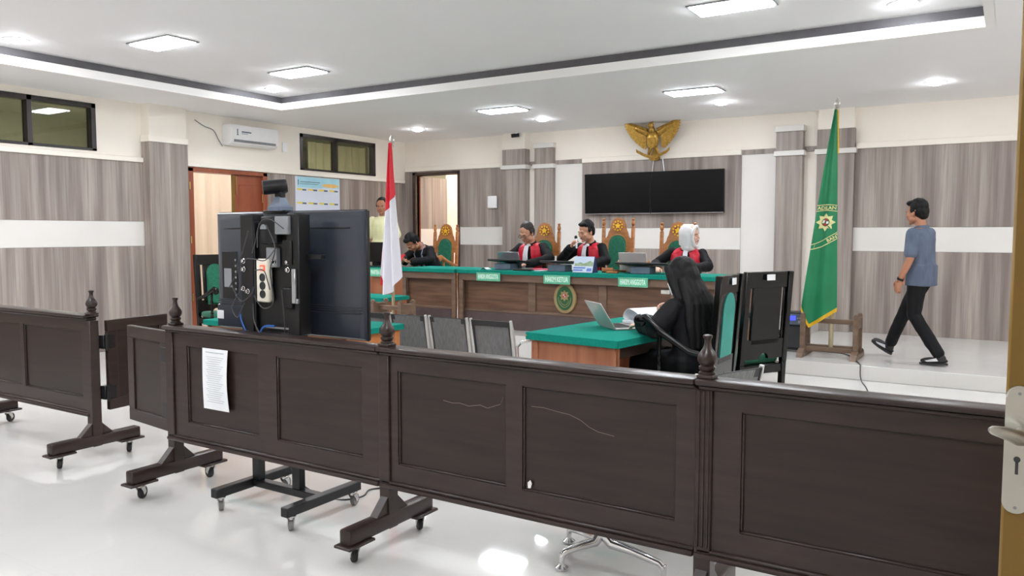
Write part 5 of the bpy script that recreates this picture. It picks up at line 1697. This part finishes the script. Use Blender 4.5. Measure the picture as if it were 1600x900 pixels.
HEADC = Vector((0, -0.022, 0.118))
def put_head(q, m):
    keep = q.M
    q.M = keep @ m @ Matrix.Translation(HEADC)
    q.ell((0, 0.018, 0.040), (0.074, 0.094, 0.086), 18, 12)
    q.ell((0, -0.030, -0.022), (0.061, 0.062, 0.084), 16, 12)
    q.ell((0, -0.040, -0.070), (0.046, 0.044, 0.036), 14, 8)
    q.ell((0, -0.074, -0.094), (0.022, 0.018, 0.017), 10, 8)
    q.tube([(-0.036, -0.078, 0.026), (0, -0.088, 0.024), (0.036, -0.078, 0.026)], [0.010, 0.012, 0.010], 8)
    q.tube([(0, -0.086, 0.020), (0, -0.102, -0.010), (0, -0.110, -0.024)], [0.008, 0.010, 0.012], 8)
    for s in (-1, 1):
        q.ell((s * 0.012, -0.098, -0.028), (0.010, 0.011, 0.008), 8, 6)
        q.ell((s * 0.040, -0.066, -0.018), (0.020, 0.020, 0.020), 10, 6)
        q.ell((s * 0.072, 0.008, -0.012), (0.009, 0.018, 0.030), 10, 8, Matrix.Rotation(R(-12), 4, 'X'))
        q.ell((s * 0.052, -0.012, -0.062), (0.016, 0.036, 0.026), 10, 6)
    q.ell((0, -0.086, -0.052), (0.022, 0.012, 0.012), 10, 6)
    q.M = keep

def face_parts(t, m, mask=False, glasses=False, brow='hair'):
    mm = m @ Matrix.Translation(HEADC)
    for s in (-1, 1):
        q = MB(mm); q.ell((s * 0.030, -0.0815, 0.004), (0.0120, 0.0045, 0.0045), 10, 6)
        e = obj('eye', q, 'eye_white', t)
        q = MB(mm); q.ell((s * 0.030, -0.0852, 0.003), (0.0060, 0.0028, 0.0046), 8, 6)
        obj('iris', q, 'eye', e)
        q = MB(mm); q.tube([(s * 0.013, -0.091, 0.023), (s * 0.030, -0.090, 0.029), (s * 0.048, -0.080, 0.024)], [0.003, 0.0042, 0.002], 6)
        obj('eyebrow', q, brow, t)
    if not mask:
        q = MB(mm); q.ell((0, -0.097, -0.049), (0.021, 0.005, 0.0045), 10, 6); q.ell((0, -0.0955, -0.058), (0.018, 0.006, 0.005), 10, 6)
        obj('lips', q, 'lips', t)
    else:
        q = MB(mm); q.sheet(lambda u, v: Vector((0.068 * math.sin((u - 0.5) * 2.5), -0.112 * math.cos((u - 0.5) * 2.3) + 0.006 + 0.02 * (v - 0.5) ** 2, -0.105 + 0.11 * v)), 12, 8, 0.003)
        obj('face_mask', q, 'mask', t)
    if glasses:
        q = MB(mm)
        for s in (-1, 1):
            pts = [(s * 0.032 + 0.023 * math.cos(2 * PI * k / 14), -0.103, 0.002 + 0.017 * math.sin(2 * PI * k / 14)) for k in range(15)]
            q.tube(pts, 0.0026, 6, False)
            q.tube([(s * 0.055, -0.102, 0.006), (s * 0.072, -0.07, 0.006), (s * 0.079, 0.01, 0.004)], 0.0026, 6)
        q.tube([(-0.010, -0.104, 0.006), (0.010, -0.104, 0.006)], 0.0026, 6)
        obj('glasses', q, 'black', t)

def short_hair(t, m, matn='hair', thin=False, parted=0.0):
    q = MB(m @ Matrix.Translation(HEADC))
    k = 0.6 if thin else 1.0
    q.ell((0, 0.030, 0.054 + 0.004 * k), (0.079, 0.090, 0.082 + 0.008 * k), 18, 12)
    q.ell((0, 0.052, 0.010), (0.076, 0.066, 0.075), 16, 10)
    q.ell((0, 0.066, -0.036), (0.056, 0.040, 0.042), 12, 8)
    for s in (-1, 1):
        q.ell((s * 0.068, 0.004, 0.026), (0.014, 0.026, 0.036), 10, 8)
    if not thin:
        q.ell((0.006 + parted, -0.030, 0.104), (0.060, 0.046, 0.028), 14, 8)
    return remesh(q, 'hair', matn, t, 0.006, 2, 0.004, (40, 40, 22))

def person(label, loc, rz, hz, lean=(0, 0, 0), head=(0, 0, 0), arms=(), legs=(), skin='skin_a', sleeve=None, sleeve_r=0.062, hand_sc=1.0,
           top='robe', bottom='robe', cloth_k=1.08, short=False, seated=True, hem=None, group=None):
    """arms: (elbow, wrist, hand direction, palm normal, curl); legs: (knee, ankle, toe)"""
    t = thing('person', label, 'person', loc, rz, group)
    MU = Matrix.Translation((0, 0, hz)) @ Matrix.Rotation(R(lean[2]), 4, 'Z') @ Matrix.Rotation(R(lean[0]), 4, 'X') @ Matrix.Rotation(R(lean[1]), 4, 'Y')
    MH = MU @ Matrix.Translation((0, 0.0, 0.50)) @ Matrix.Rotation(R(head[0]), 4, 'Z') @ Matrix.Rotation(R(head[1]) - R(lean[0]) * 0.5, 4, 'X') @ Matrix.Rotation(R(head[2]), 4, 'Y') @ Matrix.Diagonal((1.11, 1.05, 1.045, 1.0))
    # the body: one continuous figure
    q = MB(MU)
    put_torso(q, 0.86)
    q.M = Matrix()
    neck0 = MU @ Vector((0, 0.012, 0.44)); neck1 = MH @ Vector((0, 0.0, 0.06))
    q.chain([neck0, MU @ Vector((0, 0.010, 0.49)), neck1], [0.060, 0.054, 0.052], 14)
    put_head(q, MH)
    sh = [MU @ Vector((s * 0.168, 0.008, 0.405)) for s in (-1, 1)]
    for i, a in enumerate(arms):
        e, w = Vector(a[0]), Vector(a[1])
        q.chain([sh[i], sh[i].lerp(e, 0.5), e, e.lerp(w, 0.35), w], [0.050, 0.045, 0.037, 0.038, 0.026], 12)
        put_hand(q, w, a[2], a[3], a[4], (1, -1)[i] if len(a) < 6 else a[5], hand_sc)
    hp = [Vector((s * 0.088, 0.0, hz - 0.02)) for s in (-1, 1)]
    for i, l in enumerate(legs):
        k, an, toe = [Vector(x) for x in l]
        q.chain([hp[i], hp[i].lerp(k, 0.5), k, k.lerp(an, 0.35), an], [0.085, 0.070, 0.052, 0.050, 0.034], 12)
        q.chain([an + Vector((0, 0, -0.02)), toe], [0.032, 0.024], 10)
    remesh(q, 'body', skin, t, 0.0055, 2)
    # upper garment
    q = MB(MU)
    put_torso(q, cloth_k, -0.10, 0.457)
    q.M = Matrix()
    for i, a in enumerate(arms):
        e, w = Vector(a[0]), Vector(a[1])
        if short:
            q.chain([sh[i], sh[i].lerp(e, 0.5), sh[i].lerp(e, 0.78)], [0.064, 0.064, 0.066], 14)
        else:
            r0 = sleeve_r
            q.chain([sh[i], sh[i].lerp(e, 0.5), e, e.lerp(w, 0.5), e.lerp(w, 0.90)], [0.066, r0, r0 * 0.98, r0 * 0.92, r0 * (0.95 if top == 'robe' else 0.62)], 14)
    if hem is not None:
        rings = []
        for z in (hz + 0.08, hz + 0.02, hz - 0.05, hem):
            rings.append([Vector((0.184 * math.cos(2 * PI * i / 24), 0.142 * math.sin(2 * PI * i / 24), z)) for i in range(24)])
        q.loft(rings)
    if bottom == 'robe':
        for i, l in enumerate(legs):
            k, an, toe = [Vector(x) for x in l]
            q.chain([hp[i], k, k + (an - k) * 0.75], [0.115, 0.085, 0.10], 14)
        if legs:
            k0, k1 = Vector(legs[0][0]), Vector(legs[1][0])
            q.chain([Vector((0, 0, hz - 0.02)), (k0 + k1) / 2, (k0 + k1) / 2 + (Vector(legs[0][1]) - k0) * 0.7], [0.11, 0.075, 0.09], 12)
    remesh(q, {'robe': 'robe'}.get(top, 'shirt'), top, t, 0.0085, 5, 0.007, (11, 11, 4))
    if bottom != 'robe':
        q = MB()
        q.ell((0, 0.005, hz - 0.02), (0.150, 0.108, 0.10), 18, 10)
        for i, l in enumerate(legs):
            k, an, toe = [Vector(x) for x in l]
            q.chain([hp[i] + Vector((0, 0, -0.03)), hp[i].lerp(k, 0.5), k, k.lerp(an, 0.4), k.lerp(an, 0.93)], [0.092, 0.088, 0.070, 0.066, 0.060], 14)
        remesh(q, 'trousers', bottom, t, 0.0085, 4, 0.006, (12, 12, 5))
    for i, l in enumerate(legs):
        k, an, toe = [Vector(x) for x in l]
        d = (toe - an); d.z = toe.z - an.z + 0.055
        d.normalize()
        up = (Vector((0, 0, 1)) - d * d.z).normalized()
        rt = d.cross(up)
        mm = Matrix.Translation(an - up * 0.045) @ Matrix((rt, d, up)).transposed().to_4x4()
        q = MB(mm); q.ell((0, 0.055, 0.0), (0.044, 0.135, 0.034), 14, 8); q.ell((0, 0.0, 0.025), (0.040, 0.060, 0.045), 12, 8); q.ell((0, 0.12, -0.005), (0.046, 0.075, 0.028), 12, 8)
        s_ = remesh(q, 'shoe', 'shoe', t, 0.006, 3)
        q = MB(mm); q.prism([(0.046 * math.cos(x) * (0.92 if math.sin(x) < 0 else 1.0), 0.065 + 0.14 * math.sin(x)) for x in [2 * PI * j / 20 for j in range(20)]], -0.045, -0.024, 'xy')
        obj('sole', q, 'sole', s_)
        if bottom == 'trouser' and not seated:
            q = MB(mm)
            for sd in (-1, 1):
                q.sheet(lambda u, v, sd=sd: Vector((sd * (0.0475 + 0.002 * math.sin(u * PI)), 0.0 + 0.11 * u + 0.02 * v, -0.012 + 0.03 * v * (1 - u * 0.6) + 0.012 * (1 - u))), 6, 2, 0.003)
            obj('shoe_stripe', q, 'shoe_white', s_)
    return t, MU, MH

def red_panels(t, MU):
    q = MB(MU)
    for s in (-1, 1):
        def f(u, v, s=s):
            z = 0.452 - 0.43 * v
            a0 = 12 + 10 * v
            a1 = 74 if v < 0.16 else 74 - 16 * v
            a = R(-90 + s * (a0 + (a1 - a0) * u))
            p = torso_at(z, a, 0.012 + 0.004 * math.sin(u * PI), 1.08)
            return p
        q.sheet(f, 10, 18, 0.016)
        q.ell((s * 0.108, -0.002, 0.428), (0.066, 0.090, 0.030), 14, 8, Matrix.Rotation(R(s * 24), 4, 'Y'))
    return remesh(q, 'red_front_panel', 'robe_red', t, 0.007, 3, 0.004, (14, 14, 4))

def jabot(t, MU, w=0.042, end=0.06, lean=0.0):
    q = MB(MU)
    def f(u, v):
        z = 0.462 - (0.462 - end) * v
        p = torso_at(min(z, 0.44), R(-90), 0.036 + 0.004 * math.cos(u * 9 * PI), 1.08)
        return Vector(((u - 0.5) * 2 * (w * (0.62 + 0.5 * v)) + lean * v, p.y - (0.0 if z < 0.44 else -0.012), z))
    q.sheet(f, 18, 12, 0.006)
    q.ell((0, -0.060, 0.452), (0.035, 0.020, 0.022), 12, 8)
    return obj('white_jabot', q, 'jabot', t)

def collar(t, MU, m, r=0.068):
    q = MB(MU)
    q.sheet(lambda u, v: Vector(((r + 0.012 * v) * math.cos(2 * PI * u + 0.25 - PI / 2), 0.012 + (r + 0.012 * v) * math.sin(2 * PI * u + 0.25 - PI / 2), 0.488 - 0.040 * v - 0.018 * max(0, -math.sin(2 * PI * u + 0.25 - PI / 2)))), 30, 2, 0.005)
    return obj('collar', q, m, t)

def cuffs(t, pairs, m='jabot'):
    for e, w in pairs:
        e, w = Vector(e), Vector(w)
        q = MB(); q.tube([e.lerp(w, 0.86), e.lerp(w, 0.97)], [0.037, 0.036], 16)
        obj('cuff', q, m, t)

SIT = (((-0.11, -0.42, 0.55), (-0.12, -0.40, 0.10), (-0.12, -0.53, 0.045)), ((0.11, -0.42, 0.55), (0.12, -0.40, 0.10), (0.12, -0.53, 0.045)))

# judge with glasses
A = (((-0.30, -0.20, 0.84), (-0.15, -0.47, 0.765), (0.5, -0.9, -0.1), (0.1, 0, -1), 0.7), ((0.31, -0.19, 0.84), (0.13, -0.46, 0.765), (-0.6, -0.8, -0.1), (-0.1, 0, -1), 0.7))
t, MU, MH = person('judge with glasses in black and red robe, looking down at a laptop', (-5.31, 9.02, PLAT), R(0), 0.58, (14, -2, 0), (-8, 22, 3), A, SIT)
face_parts(t, MH, glasses=True); short_hair(t, MH, 'hair_thin', thin=True); red_panels(t, MU); collar(t, MU, 'robe', 0.066); jabot(t, MU, 0.045, 0.02, -0.05); cuffs(t, [(a[0], a[1]) for a in A])
# judge holding a microphone
A = (((-0.36, -0.24, 0.83), (-0.10, -0.365, 0.985), (0.42, 0.04, 0.9), (0.7, 0.5, -0.3), 1.6), ((0.29, -0.16, 0.83), (0.20, -0.42, 0.765), (-0.3, -0.95, -0.1), (0, 0, -1), 0.5))
t, MU, MH = person('judge in black robe with red panels, holding a microphone to his mouth', (-4.485, 9.10, PLAT), R(-12), 0.585, (14, 0, 0), (-12, 12, 0), A, SIT)
face_parts(t, MH); short_hair(t, MH, 'hair'); red_panels(t, MU); collar(t, MU, 'robe', 0.066); jabot(t, MU, 0.042, 0.04); cuffs(t, [(a[0], a[1]) for a in A])
mw = Matrix.Translation((-4.485, 9.10, PLAT)) @ Matrix.Rotation(R(-12), 4, 'Z')
mp = mw @ Vector((-0.030, -0.352, 1.075))
t = thing('microphone', 'small hand microphone held to the mouth of the judge in the middle', 'microphone', mp, R(-12))
q = MB(); q.tube([(0.012, 0.0, -0.10), (0.006, 0.0, -0.02), (0.0, 0.0, 0.02)], [0.011, 0.013, 0.014], 12)
obj('handle', q, 'white_plastic', t)
q = MB(); q.ell((-0.002, 0.0, 0.036), (0.020, 0.020, 0.024), 12, 8)
obj('head', q, 'black', t)
# judge in a white scarf
A = (((-0.34, -0.12, 0.80), (-0.26, -0.44, 0.765), (0.3, -0.9, -0.1), (0, 0, -1), 0.5), ((0.29, -0.20, 0.78), (0.16, -0.46, 0.765), (-0.4, -0.9, -0.1), (0, 0, -1), 0.5))
t, MU, MH = person('judge in white scarf and black robe with red panels, turned to the right', (-3.27, 9.06, PLAT), R(8), 0.535, (14, 4, 0), (80, 6, 4), A, SIT, skin='skin_c')
face_parts(t, MH); red_panels(t, MU); collar(t, MU, 'robe', 0.066); jabot(t, MU, 0.036, 0.16, 0.01); cuffs(t, [(a[0], a[1]) for a in A])
q = MB(MH @ Matrix.Translation(HEADC))
def scarf(u, v):
    """hood open round the face"""
    a = R(-90) + R(52) + u * R(256)
    z = -0.115 + 0.235 * v
    r = math.sqrt(max(0.0, 1 - ((z - 0.012) / 0.128) ** 2)) if z > 0.012 else 1.0 - 0.10 * ((0.012 - z) / 0.127)
    return Vector((0.089 * r * math.cos(a), 0.016 + 0.112 * r * math.sin(a), z))
q.sheet(scarf, 30, 18, 0.012)
q.tube([(0.070 * math.cos(PI * k / 12), -0.066 + 0.010 * math.cos(PI * k / 12) ** 2, 0.028 + 0.078 * math.sin(PI * k / 12)) for k in range(13)], 0.020, 10)
for s in (-1, 1):
    q.tube([(s * 0.072, -0.055, 0.03), (s * 0.068, -0.062, -0.04), (s * 0.045, -0.072, -0.098), (0, -0.080, -0.125)], [0.016, 0.018, 0.02, 0.022], 10)
q.ell((0, 0.01, -0.13), (0.085, 0.085, 0.06), 14, 8)
remesh(q, 'head_scarf', 'hijab', t, 0.006, 4, 0.003, (16, 16, 8))
# man bent over his phone
A = (((-0.26, -0.36, 0.80), (-0.12, -0.50, 0.745), (0.2, -0.9, 0.25), (0.6, 0, -0.6), 1.0), ((0.27, -0.34, 0.78), (0.03, -0.50, 0.745), (-0.6, -0.75, 0.15), (0.1, -0.2, 0.9), 0.9))
t, MU, MH = person('man in black robe with grey lanyard, bent over a red phone left of the bench', (-7.24, 9.36, PLAT), R(-8), 0.58, (37, -4, 0), (-10, 38, 4), A, SIT, skin='skin_b')
face_parts(t, MH); short_hair(t, MH, 'hair')
q = MB(MU); q.tube([(-0.03, -0.15, 0.20), (-0.06, -0.14, 0.32), (-0.085, -0.09, 0.42), (-0.075, 0.03, 0.49), (0, 0.085, 0.50), (0.075, 0.03, 0.49), (0.085, -0.10, 0.42), (0.06, -0.15, 0.30), (0.02, -0.16, 0.14)], 0.007, 8)
q.tube([(0.085, -0.105, 0.40), (0.075, -0.16, 0.25), (0.06, -0.165, 0.12), (0.055, -0.165, 0.02)], 0.010, 8)
obj('lanyard', q, 'lanyard', t)
mw = Matrix.Translation((-7.24, 9.36, PLAT)) @ Matrix.Rotation(R(-8), 4, 'Z')
p = mw @ Vector((-0.075, -0.605, 0.80))
t = thing('mobile_phone', 'red mobile phone in the hands of the bent man left of the bench', 'phone', p, R(-12))
q = MB(Matrix.Rotation(R(-35), 4, 'X')); q.box(-0.037, 0.037, -0.005, 0.005, -0.075, 0.075, 0.004)
obj('case', q, 'phone_red', t)
q = MB(Matrix.Rotation(R(-35), 4, 'X')); q.box(-0.033, 0.033, 0.005, 0.0062, -0.07, 0.07)
obj('screen', q, 'screen', t)
# standing man in pale yellow
STAND = (((-0.095, -0.01, 0.50), (-0.10, 0.01, 0.09), (-0.115, -0.12, 0.035)), ((0.095, -0.01, 0.50), (0.10, 0.01, 0.09), (0.115, -0.12, 0.035)))
A = (((-0.235, 0.02, 1.07), (-0.235, -0.08, 0.83), (0.0, -0.2, -1), (1, 0.2, 0), 0.6), ((0.235, 0.02, 1.07), (0.21, -0.10, 0.84), (0.0, -0.2, -1), (-1, 0.2, 0), 0.6))
t, MU, MH = person('standing man in pale yellow shirt and black trousers, half behind the red and white flag', (-8.40, 9.52, PLAT), R(24), 0.955, (1, 0, 0), (4, 8, 0), A, STAND, skin='skin_b', top='shirt_yellow', bottom='trouser', short=True, seated=True, hem=0.84, cloth_k=1.04)
face_parts(t, MH); short_hair(t, MH, 'hair', thin=True); collar(t, MU, 'shirt_yellow')
q = MB(MU)
for s in (-1, 1):
    q.sheet(lambda u, v, s=s: torso_at(0.29 - 0.10 * v, R(-90 + s * (22 + 32 * u)), 0.010, 1.04), 5, 5, 0.004)
    q.sheet(lambda u, v, s=s: torso_at(0.295 - 0.03 * v, R(-90 + s * (21 + 34 * u)), 0.014, 1.04), 5, 2, 0.004)
q.sheet(lambda u, v: torso_at(0.44 - 0.44 * v, R(-93 + 6 * u), 0.008, 1.04), 2, 12, 0.003)
obj('shirt_pocket', q, 'shirt_yellow', t)
# long-haired woman at the advocates' table
A = (((-0.27, -0.16, 0.86), (-0.16, -0.36, 0.94), (0.6, -0.6, 0.1), (0.4, 0.2, -0.7), 1.3), ((0.28, -0.10, 0.83), (0.19, -0.33, 0.83), (0.05, -1, -0.05), (-0.3, 0, -1), 0.8))
t, MU, MH = person('woman with long black hair and black robe, sitting with her back to the camera', (-1.90, 5.47, 0), R(-112), 0.575, (8, 0, 0), (14, 16, 0), A,
                   (((-0.12, -0.42, 0.55), (-0.13, -0.38, 0.10), (-0.13, -0.51, 0.045)), ((0.12, -0.42, 0.55), (0.13, -0.38, 0.10), (0.13, -0.51, 0.045))), skin='skin_c', sleeve_r=0.082)
face_parts(t, MH, mask=True); cuffs(t, [(A[0][0], A[0][1])])
q = MB(MH @ Matrix.Translation(HEADC))
q.ell((0, 0.024, 0.050), (0.090, 0.102, 0.094), 20, 12); q.ell((0, 0.050, -0.02), (0.094, 0.084, 0.12), 16, 12)
for s in (-1, 1):
    q.tube([(s * 0.062, -0.045, 0.09), (s * 0.084, -0.028, 0.02), (s * 0.090, -0.012, -0.08), (s * 0.098, 0.0, -0.18)], [0.028, 0.030, 0.034, 0.034], 10)
    q.ell((s * 0.082, 0.012, -0.03), (0.020, 0.050, 0.10), 12, 8)
q.M = Matrix()
hc = MH @ HEADC
for k in range(7):
    x = (k - 3) / 3
    a = MH @ (HEADC + Vector((x * 0.075, 0.085 - 0.035 * x * x, -0.03)))
    b = MU @ Vector((x * 0.115, 0.135 - 0.03 * x * x, 0.40))
    c = MU @ Vector((x * 0.135 + 0.01, 0.150 - 0.03 * x * x, 0.24))
    d = MU @ Vector((x * 0.125 + 0.02, 0.150 - 0.03 * x * x, 0.06 + 0.02 * (k % 3)))
    q.tube([a, a.lerp(b, 0.5), b, c, d], [0.040, 0.042, 0.042, 0.036, 0.016], 10)
remesh(q, 'hair', 'hair', t, 0.0075, 4, 0.005, (26, 26, 4))
# walking man
A = (((-0.215, -0.06, 1.10), (-0.20, -0.24, 0.91), (0, -0.5, -0.9), (1, 0, 0), 0.7), ((0.235, 0.0, 1.09), (0.225, -0.11, 0.855), (0, -0.25, -1), (-1, 0.1, 0), 0.8))
W = (((-0.09, -0.20, 0.53), (-0.10, -0.37, 0.135), (-0.11, -0.475, 0.135)), ((0.09, -0.02, 0.50), (0.09, 0.26, 0.10), (0.10, 0.14, 0.038)))
t, MU, MH = person('man in grey-blue short-sleeved shirt and black trousers, walking across the dais', (-0.80, 9.24, DAIS), R(-112), 0.935, (4, 0, 0), (-6, 6, 0), A, W, skin='skin_b', top='shirt_blue', bottom='trouser', short=True, seated=False, hem=0.80, cloth_k=1.08)
face_parts(t, MH); short_hair(t, MH, 'hair', parted=0.01); collar(t, MU, 'shirt_blue')
e, w = Vector(A[1][0]), Vector(A[1][1])
q = MB(); q.tube([e.lerp(w, 0.88), e.lerp(w, 0.97)], [0.034, 0.033], 16)
obj('wristwatch', q, 'black', t)
